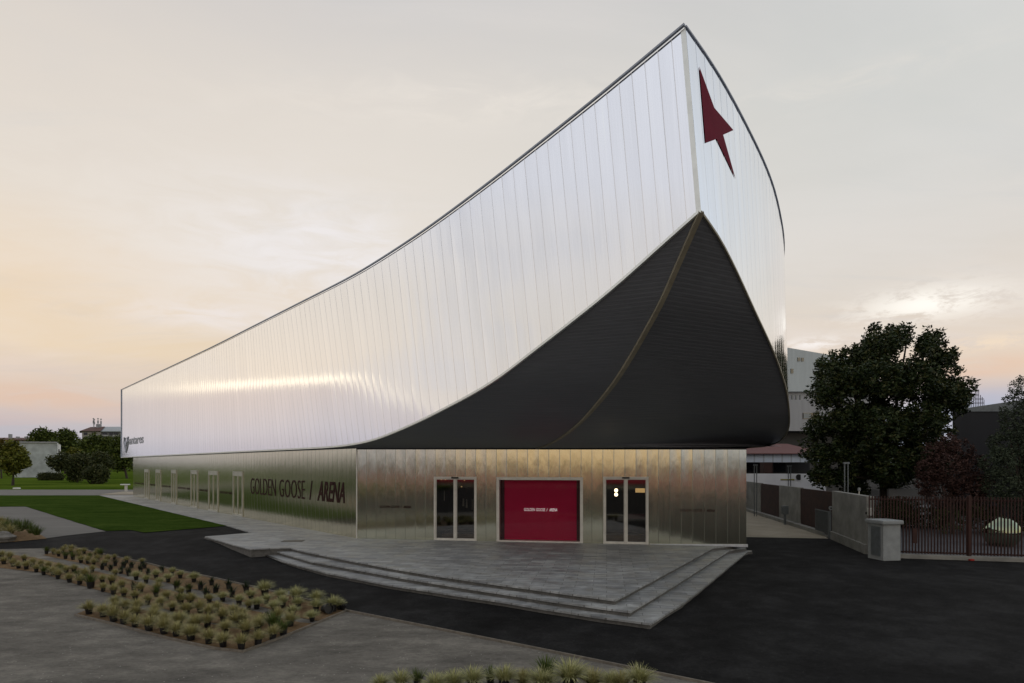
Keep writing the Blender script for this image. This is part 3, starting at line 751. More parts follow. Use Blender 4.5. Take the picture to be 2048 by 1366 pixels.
# narrow ledge under the left face and the right side
m = MB(); Q = [qwc+(qend-qwc)*i/40 for i in range(41)]
lowL = [WL.P(WL.L*i/40, 4.30+.1*i/40) for i in range(41)]
for i in range(40): m.poly([PL.P(Q[i], Lbot(Q[i])), lowL[i], lowL[i+1], PL.P(Q[i+1], Lbot(Q[i+1]))])
m.build('soffit', M['soffit'], arena)
m = MB(); lowR = [Vector((10.0, 25.5, ZR)), Vector((10.6, 31, 4.35)), Vector((11.4, 46, 4.4)), Vector((12, 74, 4.4))]
ee = [crv(rb, 12), crv(rb, 13), crv(rb, 14), crv(rb, 16)]
for i in range(3): m.poly([ee[i], lowR[i], lowR[i+1], ee[i+1]])
m.build('soffit', M['soffit'], arena)

# emblem on the prow
emb = [(1397.7, 133.5), (1427.7, 216), (1466, 260.7), (1445.4, 270), (1470.2, 358), (1431.9, 278.4), (1410, 286.5)]
bm = bmesh.new(); vs = [bm.verts.new((x, y, 0)) for x, y in emb]; bm.faces.new(vs)
for x in range(1395, 1475, 4): bmesh.ops.bisect_plane(bm, geom=bm.verts[:]+bm.edges[:]+bm.faces[:], plane_co=(x, 0, 0), plane_no=(1, 0, 0))
for y in range(130, 360, 12): bmesh.ops.bisect_plane(bm, geom=bm.verts[:]+bm.edges[:]+bm.faces[:], plane_co=(0, y, 0), plane_no=(0, 1, 0))
for v in bm.verts:
    dd = dirv(v.co.x, v.co.y); h, nn, _, _ = bvhR.ray_cast(Vector((0, 0, CZ)), dd)
    if h is None: h = dd*18+Vector((0, 0, CZ)); nn = -dd
    if nn.dot(dd) > 0: nn = -nn
    v.co = h+nn*.015-Vector(arena.location)
me = bpy.data.meshes.new('arrow_emblem'); bm.to_mesh(me); bm.free(); link('arrow_emblem', me, M['arrow'], arena)

# ---- lower walls with openings
def wall(plane, q0, q1, zb, zt, holes, name, pitch, mat, off=0, label=None):
    m = MB(); xs = sorted(set([q0, q1]+[v for h in holes for v in h[:2]])); 
    zs = sorted(set([0.0]+[v for h in holes for v in h[2:]]))
    fine = []
    for a, b in zip(xs, xs[1:]):
        n = max(1, int((b-a)/2)); fine += [a+(b-a)*k/n for k in range(n)]
    fine.append(q1)
    for a, b in zip(fine, fine[1:]):
        zz = sorted(set([zb]+[z for z in zs if z > zb])) + ['top']
        for z0, z1 in zip(zz, zz[1:]):
            cq = (a+b)/2
            if z1 != 'top' and any(h[0] < cq < h[1] and h[2]-1e-4 <= (z0+z1)/2 <= h[3]+1e-4 for h in holes): continue
            if z1 == 'top' and any(h[0] < cq < h[1] and h[3] > z0+.01 for h in holes): continue
            za = zt(a) if z1 == 'top' else z1; zb_ = zt(b) if z1 == 'top' else z1
            m.poly([plane.P(a, z0, off), plane.P(b, z0, off), plane.P(b, zb_, off), plane.P(a, za, off)], [(a/pitch, z0), (b/pitch, z0), (b/pitch, zb_), (a/pitch, za)])
    o = m.build(name, mat, arena)
    if label: o['label'] = label
    return o
def zspan(plane, px0, px1, pyt, pyb):
    q0, zt = plane.hit(px0, pyt); q1, _ = plane.hit(px1, pyt); _, zb = plane.hit(px0, pyb); return min(q0, q1), max(q0, q1), max(0.0, zb), zt
D1 = zspan(WF, 868, 953.3, 953.5, 1080); D2 = zspan(WF, 1206.7, 1297, 953.5, 1088); DW = zspan(WF, 993.3, 1166, 954, 1084)
D1 = (D1[0], D1[1], 0.0, D1[3]); D2 = (D2[0], D2[1], 0.0, D2[3]); DW = (DW[0], DW[1], 0.0, DW[3])
wall(WF, 0, WF.L, 0, lambda q: ZL+(ZR-ZL)*q/WF.L, [D1, D2, DW], 'lower_wall', .48, M['wall_steel'], label='front lower wall of bowed steel panels')
ldoor_px = [(289.9, 298.1, 940), (312.2, 321.3, 941), (343.6, 353, 941.3), (382.5, 395.4, 942), (418, 436.4, 943.2), (466.9, 486, 944.8)]
LD = []
for a, b, y in ldoor_px:
    q0, q1 = WL.hit(a)[0], WL.hit(b)[0]; LD.append((min(q0, q1), max(q0, q1), 0.0, 3.02))
wall(WL, 0, WL.L, 0, lambda q: 4.26+.12*q/WL.L, [], 'lower_wall', .5, M['wall_left'], label='long left lower wall of steel panels')
# rear corner and right return
m = MB(); m.poly([Vector((B_[0], B_[1], 0)), Vector((B_[0], B_[1], ZR)), Vector((12, 74, 4.4)), Vector((12, 74, 0))], [(0, 0), (0, 4), (100, 4), (100, 0)])
m.poly([WL.P(WL.L, 0), WL.P(WL.L, 4.38), Vector((12, 74, 4.38)), Vector((12, 74, 0))], [(0, 0), (0, 4), (100, 4), (100, 0)])
m.build('lower_wall', M['wall_steel'], arena)['label'] = 'rear and right lower walls'
m = MB(); pa, pb = WF.P(D2[1]+.05, 0, .03), WF.P(WF.L+.06, 0, .03)
z_ = [.03, .03, .08]
m.poly([pa+Vector((0, 0, .005)), pb+Vector((0, 0, -.02)), pb+Vector((0, 0, .10)), pa+Vector((0, 0, .03))]); m.poly([pa+Vector((0, 0, .03)), pb+Vector((0, 0, .10)), WF.P(WF.L+.06, .10, -.05), WF.P(D2[1]+.05, .03, -.05)])
m.build('plinth', M['plinth'], arena)
m = MB(); m.sweep([WF.P(0, 0, .01), WF.P(0, ZL, .01)], (WF.d.x, WF.d.y, 0), (WF.n.x, WF.n.y, 0), .05, .03); m.build('corner_flashing', M['frame'], arena)
m = MB(); m.sweep([WF.P(0, ZL-.02, .0), WF.P(WF.L, ZR-.02, .0)], (0, 0, 1), (WF.n.x, WF.n.y, 0), .05, .10); m.build('black_head_strip', M['black'], arena)  # thin black strip along the head of the front wall

def bar(plane, q0, q1, z0, z1, off0, off1, name, mat, parent, bevel=0):
    m = MB(); P = [plane.P(q, z, o) for o in (off0, off1) for q, z in ((q0, z0), (q1, z0), (q1, z1), (q0, z1))]
    for f in ((0, 1, 2, 3), (4, 5, 6, 7), (0, 1, 5, 4), (1, 2, 6, 5), (2, 3, 7, 6), (3, 0, 4, 7)): m.poly([P[i] for i in f])
    return m.build(name, mat, parent, bevel)
def frame_mb(plane, q0, q1, z0, z1, w_, off0, off1, sill=None):
    m = MB(); sill = w_ if sill is None else sill
    for a, b, c_, d_ in ((q0, q0+w_, z0, z1), (q1-w_, q1, z0, z1), (q0+w_, q1-w_, z1-w_, z1), (q0+w_, q1-w_, z0, z0+sill)):
        P = [plane.P(q, z, o) for o in (off0, off1) for q, z in ((a, c_), (b, c_), (b, d_), (a, d_))]
        for f in ((0, 1, 2, 3), (4, 5, 6, 7), (0, 1, 5, 4), (1, 2, 6, 5), (2, 3, 7, 6), (3, 0, 4, 7)): m.poly([P[i] for i in f])
    return m
def quad(plane, q0, q1, z0, z1, off, name, mat, parent):
    m = MB(); m.poly([plane.P(q0, z0, off), plane.P(q1, z0, off), plane.P(q1, z1, off), plane.P(q0, z1, off)], [(q0/.5, z0), (q1/.5, z0), (q1/.5, z1), (q0/.5, z1)])
    return m.build(name, mat, parent)
def room(plane, q0, q1, z1, depth, mat):
    m = MB(); e = .6
    A, B, C_, D_ = [(q0-e, 0), (q1+e, 0), (q1+e, z1+.3), (q0-e, z1+.3)]
    b = [plane.P(q, z, -depth) for q, z in (A, B, C_, D_)]; f = [plane.P(q, z, -.12) for q, z in (A, B, C_, D_)]
    m.poly(b)
    for i in range(4): m.poly([f[i], f[(i+1) % 4], b[(i+1) % 4], b[i]])
    return m.build('dark_vestibule', mat, arena)
M['room_wall'] = simple('lobby_wall', (.035, .033, .028), .7, 0, .5, .8)
M['room_floor'] = simple('warm_floor', (.10, .06, .03), .3)
M['lamp'] = simple('lit_globe', (.9, .85, .7), .5, emit=(1, .82, .55, 5.0))
M['lamp_soft'] = simple('lit_sign_box', (.6, .45, .25), .5, emit=(1, .62, .25, .55))
M['metal_bench'] = simple('interior_fitting', (.25, .24, .22), .4, .3, .3, 3)
for nm, D in (('left', D1), ('right', D2)):
    q0, q1, z0, z1 = D
    dr = frame_mb(WF, q0, q1, z0, z1, .085, -.06, .035, .03).build('sliding_door', M['frame'], arena); dr['label'] = nm+' glazed sliding entrance door'
    qm = (q0+q1)/2
    bar(WF, qm-.045, qm+.045, .03, z1-.09, -.04, .02, 'mullion', M['frame'], dr)
    for a, b in ((q0+.085, qm-.05), (qm+.05, q1-.085)):
        lf = frame_mb(WF, a, b, .03, z1-.09, .035, -.045, -.01, .07).build('door_leaf', M['frame'], dr)
        me_ = quad(WF, a+.03, b-.03, .09, z1-.12, -.03, 'door_glass', M['glass'], dr)
    bar(WF, qm-.16, qm+.16, z1-.075, z1-.005, .036, .12, 'sensor_box', M['black'], dr)
    room(WF, q0, q1, z1, 5.0, M['room_wall'])
# fittings seen through the doors
def inside(D, fq, z, depth): return WF.P(D[0]+(D[1]-D[0])*fq, z, -depth)
for z in (2.33, 2.14):
    m = MB(); c = inside(D2, .29, z, .7); m.lathe([(0.001, -.085), (.06, -.06), (.085, 0), (.06, .06), (.001, .085)], (c.x, c.y, c.z), 14); m.build('globe_lamp', M['lamp'], arena, smooth=True)
bar(WF, D2[0]+1.43, D2[1]-.1, 2.23, 2.42, -.9, -.85, 'lit_sign_box', M['lamp_soft'], arena)
bar(WF, D2[0]+.1, D2[0]+1.0, 1.17, 1.20, -1.1, -1.0, 'counter_rail', M['metal_bench'], arena)
bar(WF, D2[0]+1.05, D2[1]-.1, 1.02, 1.25, -1.1, -1.0, 'counter_front', M['jamb'], arena)
bar(WF, D2[0]+.1, D2[1]-.1, .0, .28, -1.6, -1.0, 'timber_step', M['room_floor'], arena)
bar(WF, D1[0]+.1, D1[1]-.1, .0, .2, -1.6, -1.0, 'timber_step', M['room_floor'], arena)
for k, (fq, z, h, wd) in enumerate([(.42, 1.6, .6, .05), (.58, 1.7, .35, .08), (.66, 1.65, .4, .09), (.8, 1.6, .5, .08), (.12, 2.0, .45, .04), (.9, 1.95, .3, .05)]):
    m = MB(); c = inside(D1, fq, z, .9); m.box((c.x, c.y, c.z), (wd, .05, h), .3, .6); m.build('display_figure', M['metal_bench'], arena)
for fq, z in ((.06, 2.78), (.16, 2.78), (.62, 2.75), (.55, 2.45)):
    m = MB(); c = inside(D1, fq, z, .8); m.box((c.x, c.y, c.z), (.05, .05, .04)); m.build('ceiling_spot', M['lamp_soft'], arena)

# red window
q0, q1, z0, z1 = DW
wd_ = frame_mb(WF, q0, q1, z0, z1, .13, -.38, .05, .06).build('display_window', M['frame'], arena); wd_['label'] = 'wide shop window with crimson back panel'
quad(WF, q0+.1, q1-.1, .05, z1-.1, -.36, 'back_panel', M['red'], wd_)
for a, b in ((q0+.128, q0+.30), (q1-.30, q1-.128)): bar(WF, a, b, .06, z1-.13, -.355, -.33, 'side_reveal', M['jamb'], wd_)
quad(WF, q0+.12, q1-.12, .05, z1-.12, -.02, 'pane', glass_mat('window_pane', (.95, .95, .95), .10), wd_)

# side doors
for i, D in enumerate(LD):
    q0, q1, z0, z1 = D
    dr = frame_mb(WL, q0, q1, 0, z1, .07, .002, .06, .14).build('side_door', M['frame_dim'], arena)
    qm = (q0+q1)/2; fw = .05
    bar(WL, q0+.07, q1-.07, z1-.30, z1-.07, .004, .05, 'transom', M['frame_dim'], dr)
    bar(WL, qm-fw/2, qm+fw/2, .14, z1-.30, .004, .055, 'meeting_stile', M['frame_dim'], dr)
    for a, b in ((q0+.07, qm-fw/2), (qm+fw/2, q1-.07)): quad(WL, a, b, .14, z1-.30, .012, 'door_leaf', M['wall_left'], dr)

# ---- lettering
def glyph_mesh(body, bold, shear):
    cu = bpy.data.curves.new('t', 'FONT'); cu.body = body; cu.offset = bold; cu.shear = shear; cu.resolution_u = 3; cu.extrude = .006
    o = bpy.data.objects.new('t', cu); C.objects.link(o); bpy.context.view_layer.update()
    me = bpy.data.meshes.new_from_object(o.evaluated_get(bpy.context.evaluated_depsgraph_get()))
    bpy.data.objects.remove(o); bpy.data.curves.remove(cu); return me
def lettering(plane, words, name, mat, parent, off=.012):
    """words: (text, q_left, q_right, z0, z1, bold, shear); q runs to the reader's right"""
    m = MB()
    for body, qa, qb, z0, z1, bold, shear in words:
        n = len(body); 
        me = glyph_mesh(body, bold, shear)
        co = np.array([v.co[:] for v in me.vertices]); x0, y0 = co[:, 0].min(), co[:, 1].min(); sx, sy = co[:, 0].max()-x0, co[:, 1].max()-y0
        for p in me.polygons:
            m.poly([plane.P(qa+(qb-qa)*(co[i, 0]-x0)/sx, z0+(z1-z0)*(co[i, 1]-y0)/sy, off+(co[i, 2]+.01)*.4) for i in p.vertices])
        bpy.data.meshes.remove(me)
    o = m.build(name, mat, parent, recalc=False); return o
q = lambda px: WL.hit(px)[0]
ZB, ZT = 1.60, 2.63
o = lettering(WL, [("GOLDEN", q(501.3), q(551.7), ZB, ZT, -.012, 0), ("GOOSE", q(559), q(609.8), ZB, ZT, -.012, 0), ("/", q(619), q(625), ZB, ZT, .0, 0), ("ARENA", q(635), q(689.5), ZB, ZT, .018, .30)], 'wall_lettering', M['maroon'], arena)
o['label'] = 'large maroon lettering GOLDEN GOOSE / ARENA'
def small(plane, qa, qb, zc, h, mat, parent, off=.012, name='small_lettering'):
    L = qb-qa
    return lettering(plane, [("GOLDEN", qa, qa+.33*L, zc-h/2, zc+h/2, .0, 0), ("GOOSE", qa+.37*L, qa+.64*L, zc-h/2, zc+h/2, .0, 0), ("/", qa+.68*L, qa+.715*L, zc-h/2, zc+h/2, .0, 0), ("ARENA", qa+.76*L, qb, zc-h/2, zc+h/2, .015, .3)], name, mat, parent, off)
qf = lambda px: WF.hit(px)[0]
small(WF, qf(759.5), qf(821.8), 1.52, .12, M['maroon'], arena)
small(WF, qf(1360.5), qf(1429.5), 1.52, .12, M['maroon'], arena)
small(WF, qf(1046), qf(1113), 1.44, .135, M['white_paint_glow'], wd_, -.34, 'panel_lettering')
for a, b in ((268, 289), (299, 311.5), (323, 342), (354.5, 380.5), (397.5, 415.5), (439, 465)): 
    small(WL, q(a+1), q(b-1), 1.50, .16, M['maroon'], arena)
# pale emblem and word at the far end of the upper volume
ql = lambda px: PL.hit(px)[0]
zz = lambda px, py: PL.hit(px, py)[1]
lettering(PL, [("antares", ql(258.5), ql(287), zz(272, 888), zz(272, 873), .02, 0)], 'faint_word', M['faint'], arena)
m = MB()
cx = ql(252.5); hw = (ql(248.5)-ql(256.5))/2
def vline(pts, r=.06): m.tube([PL.P(cx-hw*x, zz(252, 905)+(zz(252, 874)-zz(252, 905))*y, .03) for x, y in pts], r, 5)
vline([(-1, 1), (-1.05, .7), (-.7, .35), (0, 0), (.7, .35), (1.05, .7), (1, 1)]); vline([(-.45, .95), (-.5, .7), (0, .42), (.5, .7), (.45, .95)], .05); vline([(0, 0), (0, .42)], .04)
m.build('shield_emblem', M['faint'], arena)

# ================================================================== RIGHT SIDE: walls, gate, fence
def zat(y, Y): return CZ+(HY-y)*Y/F
LW = Plane((PW(1494, 1020.5).x, PW(1494, 1020.5).y), (PW(1663, 1073.5).x, PW(1663, 1073.5).y))
gz = -.446
ex = LW.hit(1440)[0]
lane = empty('lane_wall', LW.P(0, gz), 'long boundary wall of alternating grey concrete and rust steel panels beside the pale lane', 'wall')
segs = [(1440, 1494, 'c'), (1494, 1521, 'c'), (1521, 1558, 'r'), (1558, 1600, 'c'), (1600, 1663, 'r')]
topz = 2.03
for a, b, k in segs:
    qa, qb = LW.hit(a)[0], LW.hit(b)[0]
    bar(LW, qa+.01, qb-.01, gz, topz if k == 'c' else topz-.03, -.22 if k == 'c' else -.16, 0 if k == 'c' else -.04, 'concrete_panel' if k == 'c' else 'rust_panel', M['concrete'] if k == 'c' else M['rust'], lane, .012)
bar(LW, ex, LW.L, gz-.02, gz+.22, .0, .35, 'kerb', M['concrete'], lane, .02)
# near concrete wall
p1 = PW(1664, 1078); p2 = PW(1733, 1108)
NW = Plane((p1.x, p1.y), (p2.x, p2.y))
nw = empty('concrete_wall', NW.P(0, gz), 'plain grey concrete wall between the mesh gate and the capped stone pier', 'wall')
bar(NW, 0, NW.L, gz, 2.10, -.30, 0, 'wall_body', M['concrete'], nw, .012)
bar(NW, 0, NW.L+.02, gz-.02, gz+.42, -.1, .09, 'plinth', M['concrete'], nw, .02)
ic = empty('intercom', NW.P(NW.L+.02, 1.3, -.15), 'small pale intercom box on the end of the plain concrete wall', 'intercom')
m = MB(); m.box(tuple(NW.P(NW.L+.08, 1.42, -.12)), (.22, .12, .34), .2); m.build('housing', M['frame'], ic, .015)
m = MB(); m.box(tuple(NW.P(NW.L+.05, 1.36, .0)), (.13, .03, .1), .2); m.build('speaker_grille', M['dark'], ic)
# pier
pr = at(1775, HY, 24.3); prx, pry = (1774-CX)/F*24.7, 24.9
pier = empty('gate_pier', (prx, pry, gz), 'stocky pale stucco pier with a rounded cap at the left end of the bar gate', 'pier')
m = MB(); m.box((prx, pry, gz+.74), (.80, .85, 1.48), .16); m.build('pier_body', M['stucco'], pier, .015)
m = MB(); m.box((prx, pry, gz+1.57), (.98, 1.02, .17), .16); m.build('pier_cap', M['stucco'], pier, .05)
m = MB(); m.box((prx-.405, pry-.10, gz+.78), (.03, .5, 1.2), .16); m.build('side_hatch', M['galv'], pier)
# mesh gate
g1 = PW(1631, 1067); g2 = PW(1657, 1076)
GP = Plane((g1.x, g1.y), (g2.x, g2.y)); gh = 1.32
mg = empty('mesh_gate', GP.P(0, gz), 'low grey framed wire mesh gate standing open at the lane mouth', 'gate')
frame_mb(GP, 0, GP.L, gz+.10, gz+.10+gh, .05, -.02, .02).build('gate_frame', M['galv'], mg)
m = MB(); n = 22
for i in range(1, n): m.sweep([GP.P(GP.L*i/n, gz+.15), GP.P(GP.L*i/n, gz+.05+gh)], (GP.d.x, GP.d.y, 0), (GP.n.x, GP.n.y, 0), .010, .01)
for i in range(1, 34): m.sweep([GP.P(.05, gz+.15+(gh-.1)*i/34), GP.P(GP.L-.05, gz+.15+(gh-.1)*i/34)], (0, 0, 1), (GP.n.x, GP.n.y, 0), .010, .01)
m.build('mesh_panel', M['galv'], mg, recalc=False)
quad(GP, .05, GP.L-.05, gz+.15, gz+.05+gh, -.012, 'backing_sheet', M['mesh_panel'], mg)
po = empty('gate_post', GP.P(GP.L+.2, gz), 'grey steel post with a round white sign beside the mesh gate', 'post')
m = MB(); c = GP.P(GP.L+.17, gz); m.box((c.x, c.y, gz+.72), (.12, .12, 1.44)); m.build('post', M['galv'], po, .008)
m = MB(); m.tube([(c.x+.02, c.y-.07, gz+1.62), (c.x+.02, c.y-.10, gz+1.62)], .11, 16); m.build('round_sign', M['stucco'], po)
m = MB(); m.tube([(c.x+.02, c.y-.105, gz+1.62), (c.x+.02, c.y-.11, gz+1.62)], .045, 10); m.build('sign_symbol', M['black'], po)
m = MB(); m.tube([(c.x+.02, c.y-.02, gz+1.4), (c.x+.02, c.y-.02, gz+1.6)], .02, 8); m.build('sign_stem', M['galv'], po)
# meter box
mb_ = LW.P(LW.hit(1586)[0], gz, .5)
bx = empty('meter_box', mb_, 'small pale grey box on a short post against the lane wall', 'utility box')
m = MB(); m.box((mb_.x, mb_.y, gz+.95), (.38, .25, .55)); m.build('box', M['galv'], bx, .02)
m = MB(); m.box((mb_.x, mb_.y, gz+.34), (.12, .12, .68)); m.build('post', M['galv'], bx)
# tall paired poles
for px, y0, y1, lab in ((1511, 930, 966, 'thin paired poles behind the lane wall nearest the arena corner'), (1579, 932, 972, 'thin paired grey poles behind the lane wall in front of the white hoarding'), (1692.5, 926, 984, 'thin paired grey poles rising over the plain concrete wall')):
    Y = 44 if px < 1600 else 31; e = empty('twin_pole', ((px-CX)/F*Y, Y+1, -.4), lab, 'pole', 'paired poles behind the walls')
    for dx_ in (-.09, .09):
        m = MB(); x = (px-CX)/F*(Y+1)+dx_; m.tube([(x, Y+1, -.4), (x, Y+1, zat(y0, Y+1))], .035, 6); m.build('pole', M['galv'], e)
    m = MB(); m.box(((px-CX)/F*(Y+1), Y+1, zat(y0, Y+1)), (.3, .12, .10)); m.build('head', M['galv'], e)
e = empty('floodlight', (LW.P(LW.L-1, 2).x, LW.P(LW.L-1, 2).y, 2.0), 'tiny white lamp on top of the plain concrete wall', 'lamp')
c = NW.P(NW.hit(1711)[0], 2.1, -.15); e.location = c
m = MB(); m.tube([tuple(c), (c.x, c.y, c.z+.22)], .02, 6); m.build('stem', M['frame'], e)
m = MB(); m.box((c.x, c.y, c.z+.25), (.10, .08, .14)); m.build('lamp_head', M['stucco'], e, .01)

# bar fence and gate
f1 = PW(1794, 1116.5); f2 = PW(2300, 1133)
FP = Plane((f1.x, f1.y), (f2.x, f2.y)); ftop = 2.16
kr = bar(FP, -.6, FP.L, gz, gz+.17, -.35, .02, 'fence_kerb', M['concrete'], None, .015); tag(kr, 'low pale concrete kerb under the rust-brown bar fence', 'kerb')
def barfence(qa, qb, label, name, post_end=True, z0=gz+.2, step=.115):
    e = empty(name, FP.P(qa, gz), label, 'gate' if 'gate' in name else 'fence')
    n = int((qb-qa)/step); 
    for i in range(n+1):
        qq = qa+(qb-qa)*i/n
        m = MB(); m.sweep([FP.P(qq, z0, -.15), FP.P(qq, ftop+random.uniform(-.01, .01), -.15)], (FP.d.x, FP.d.y, 0), (FP.n.x, FP.n.y, 0), .035, .06)
        m.build('bar', M['rust_dark'], e, recalc=False)
    for z in (z0+.06, ftop-.14):
        m = MB(); m.sweep([FP.P(qa, z, -.19), FP.P(qb, z, -.19)], (0, 0, 1), (FP.n.x, FP.n.y, 0), .06, .04); m.build('rail', M['rust_dark'], e)
    return e
qg = FP.hit(1941.5)[0]
e1 = barfence(FP.hit(1741)[0], qg-.08, 'rust-brown sliding gate of tall upright bars between the pier and the round mirror', 'bar_gate')
c = FP.P(FP.hit(1831.5)[0], gz+.95, -.12); m = MB(); m.box(tuple(c), (.20, .06, .62), .03); m.build('lock_plate', M['rust_dark'], e1)
e2 = barfence(qg+.08, FP.hit(2110)[0], 'rust-brown fence of tall upright bars in front of the round mirror ball', 'bar_fence')
m = MB(); c = FP.P(qg, gz, -.15); m.box((c.x, c.y, gz+1.35), (.12, .12, 2.66)); tag(m.build('fence_post', M['rust_dark']), 'dark square steel post where the bar gate meets the bar fence', 'post')
m = MB(); c = FP.P(qg-.02, gz+.05, .10); m.box(tuple(c), (.16, .12, .06)); tag(m.build('red_marker', simple('red_marker', (.35, .02, .01), .5)), 'small red marker block at the foot of the fence post', 'marker')
# solid dark panel behind the upper part of the sliding gate
# mirror ball
bc = at(2003, 1065, 29.0)
ball = empty('mirror_ball', (bc.x, bc.y, gz), 'large round mirror-polished ball on a dark base behind the bar fence', 'sculpture')
me = bpy.data.meshes.new('ball'); bm = bmesh.new(); bmesh.ops.create_uvsphere(bm, u_segments=48, v_segments=24, radius=.78)
for v in bm.verts: v.co.z += bc.z-gz
bm.to_mesh(me); bm.free(); me.polygons.foreach_set('use_smooth', [True]*len(me.polygons))
mm, t_, b_2 = new_mat('mirror_steel'); b_2.inputs['Metallic'].default_value = 1; b_2.inputs['Roughness'].default_value = .05; b_2.inputs['Base Color'].default_value = (.34, .40, .28, 1)
link('ball', me, mm, ball)
m = MB(); m.lathe([(.55, 0), (.5, .12), (.3, .2)], (bc.x, bc.y, gz), 20); m.build('base', M['dark'], ball)

# ================================================================== BUILDINGS, right background
def facade_mat(name, col, sx, sz=0, rough=.7, groove=.25):
    m, t, b = new_mat(name); tc = t.new('ShaderNodeTexCoord').outputs['Object']
    sp = t.new('ShaderNodeSeparateXYZ'); t.put(sp.inputs[0], tc)
    f = t.math('FRACT', t.math('MULTIPLY', t.math('ADD', sp.outputs[0], t.math('MULTIPLY', sp.outputs[1], .6)), sx))
    g = t.smooth(t.math('ABSOLUTE', t.math('SUBTRACT', f, .5)), .38, .48)
    n = t.noise(t.mapping(tc, (1, 1, .25)), .8, 5, .6)
    v = t.math('MULTIPLY', t.math('SUBTRACT', 1, t.math('MULTIPLY', g, groove)), t.math('ADD', .8, t.math('MULTIPLY', n, .4)))
    cc = t.new('ShaderNodeVectorMath', operation='SCALE'); cc.inputs[0].default_value = col; t.put(cc.inputs['Scale'], v)
    t.l.new(cc.outputs[0], b.inputs['Base Color']); b.inputs['Roughness'].default_value = rough
    return m
M['corr'] = facade_mat('corrugated_grey', (.52, .58, .60), 2.2)
M['render_grey'] = facade_mat('grey_render', (.34, .35, .37), .15, groove=.1)
M['panel_blue'] = facade_mat('pale_blue_panels', (.55, .62, .72), .9, groove=.35)
M['roof_red'] = facade_mat('dark_red_roof', (.13, .05, .045), 1.2, groove=.2)
M['hoarding'] = facade_mat('white_hoarding', (.85, .86, .88), .35, groove=.12)
M['darkclad'] = facade_mat('dark_cladding', (.012, .013, .017), .8)
# tall grey building, face receding to the right
BA, BB = at(1560, HY, 70), at(1700, HY, 86)
BP = Plane((BA.x, BA.y), (BB.x, BB.y))
bb = empty('grey_warehouse', BP.P(0, -.4), 'tall pale grey corrugated building with tiny windows behind the magnolia', 'building')
def bface(pts, off, name, mat, parent, plane=BP):
    m = MB(); L = [plane.hit(*p) for p in pts]; m.poly([plane.P(a, z, off) for a, z in L]); return m.build(name, mat, parent)
def bprism(px0, px1, yt0, yt1, yb, off, depth, name, mat, parent, plane=BP):
    q0, z0 = plane.hit(px0, yt0); q1, z1 = plane.hit(px1, yt1); _, zb = plane.hit(px0, yb) if yb else (0, -.45); _, zb1 = plane.hit(px1, yb) if yb else (0, -.45)
    m = MB(); P = [plane.P(a, z, o) for o in (off, off-depth) for a, z in ((q0, zb), (q1, zb1 if yb else zb), (q1, z1), (q0, z0))]
    for f in ((0, 1, 2, 3), (4, 5, 6, 7), (0, 1, 5, 4), (1, 2, 6, 5), (2, 3, 7, 6), (3, 0, 4, 7)): m.poly([P[i] for i in f])
    return m.build(name, mat, parent)
bprism(1560, 1760, 692.5, 727, 783, 0, 20, 'upper_wall', M['corr'], bb)
bprism(1560, 1760, 783, 783, 800, -.5, 19, 'recessed_band', M['render_grey'], bb)
bprism(1560, 1760, 800, 800, 862, .3, 20, 'lower_wall', M['render_grey'], bb)
bprism(1560, 1760, 862, 862, None, -1.5, 18, 'ground_floor', M['darkclad'], bb)
for x, y, w_, h_ in ((1597, 718.5, 5, 7), (1604.5, 719, 5, 7), (1583.5, 742, 5, 9)): bprism(x-w_/2, x+w_/2, y-h_/2, y-h_/2, y+h_/2, .06, .1, 'window', M['window_glass'], bb)
wn2 = bprism(1600, 1628, 826, 826, 838, .36, .1, 'window', M['window_glass'], bb); bprism(1601, 1615, 827, 827, 837, .40, .05, 'blind', M['stucco'], wn2)
for x in (1582, 1590, 1598): bprism(x-1, x+1, 790, 790, 800, .2, .1, 'roof_duct', M['galv'], bb)
# low pavilion with red roof
CA, CB = at(1460, HY, 58), at(1640, HY, 60)
CP = Plane((CA.x, CA.y), (CB.x, CB.y)); lowb = empty('red_roofed_pavilion', CP.P(0, -.4), 'low pavilion with dark red roof and pale fascia seen beyond the arena corner', 'building')
m = MB(); a0, z0 = CP.hit(1460, 907); a1, z1 = CP.hit(1640, 907); m.poly([CP.P(a0, z0, 1), CP.P(a1, z1, 1), CP.P(a1, z1+1.15, -5), CP.P(a0, z0+1.15, -5)]); m.poly([CP.P(a0, z0, 1), CP.P(a1, z1, 1), CP.P(a1, z1-.08, 1), CP.P(a0, z0-.08, 1)]); m.build('roof', M['roof_red'], lowb)
bprism(1460, 1640, 908, 908, 924.5, .6, .4, 'fascia', M['panel_blue'], lowb, CP)
bprism(1460, 1640, 924.5, 924.5, None, -1.5, 4, 'wall', M['darkclad'], lowb, CP)
for a, b in ((1462, 1490), (1494, 1505), (1511, 1523), (1543, 1563), (1568, 1590)): 
    o = bprism(a, b, 926, 926, 944, -1.45, .05, 'window', M['panel_blue' if a in (1494, 1543) else 'window_glass'], lowb, CP)
m = MB(); p = at(1532.5, HY, 54); m.box((p.x, p.y, 1.0), (.80, .8, 5.4)); tag(m.build('corten_pillar', M['rust']), 'tall square rust steel pillar in front of the low pavilion', 'pillar')
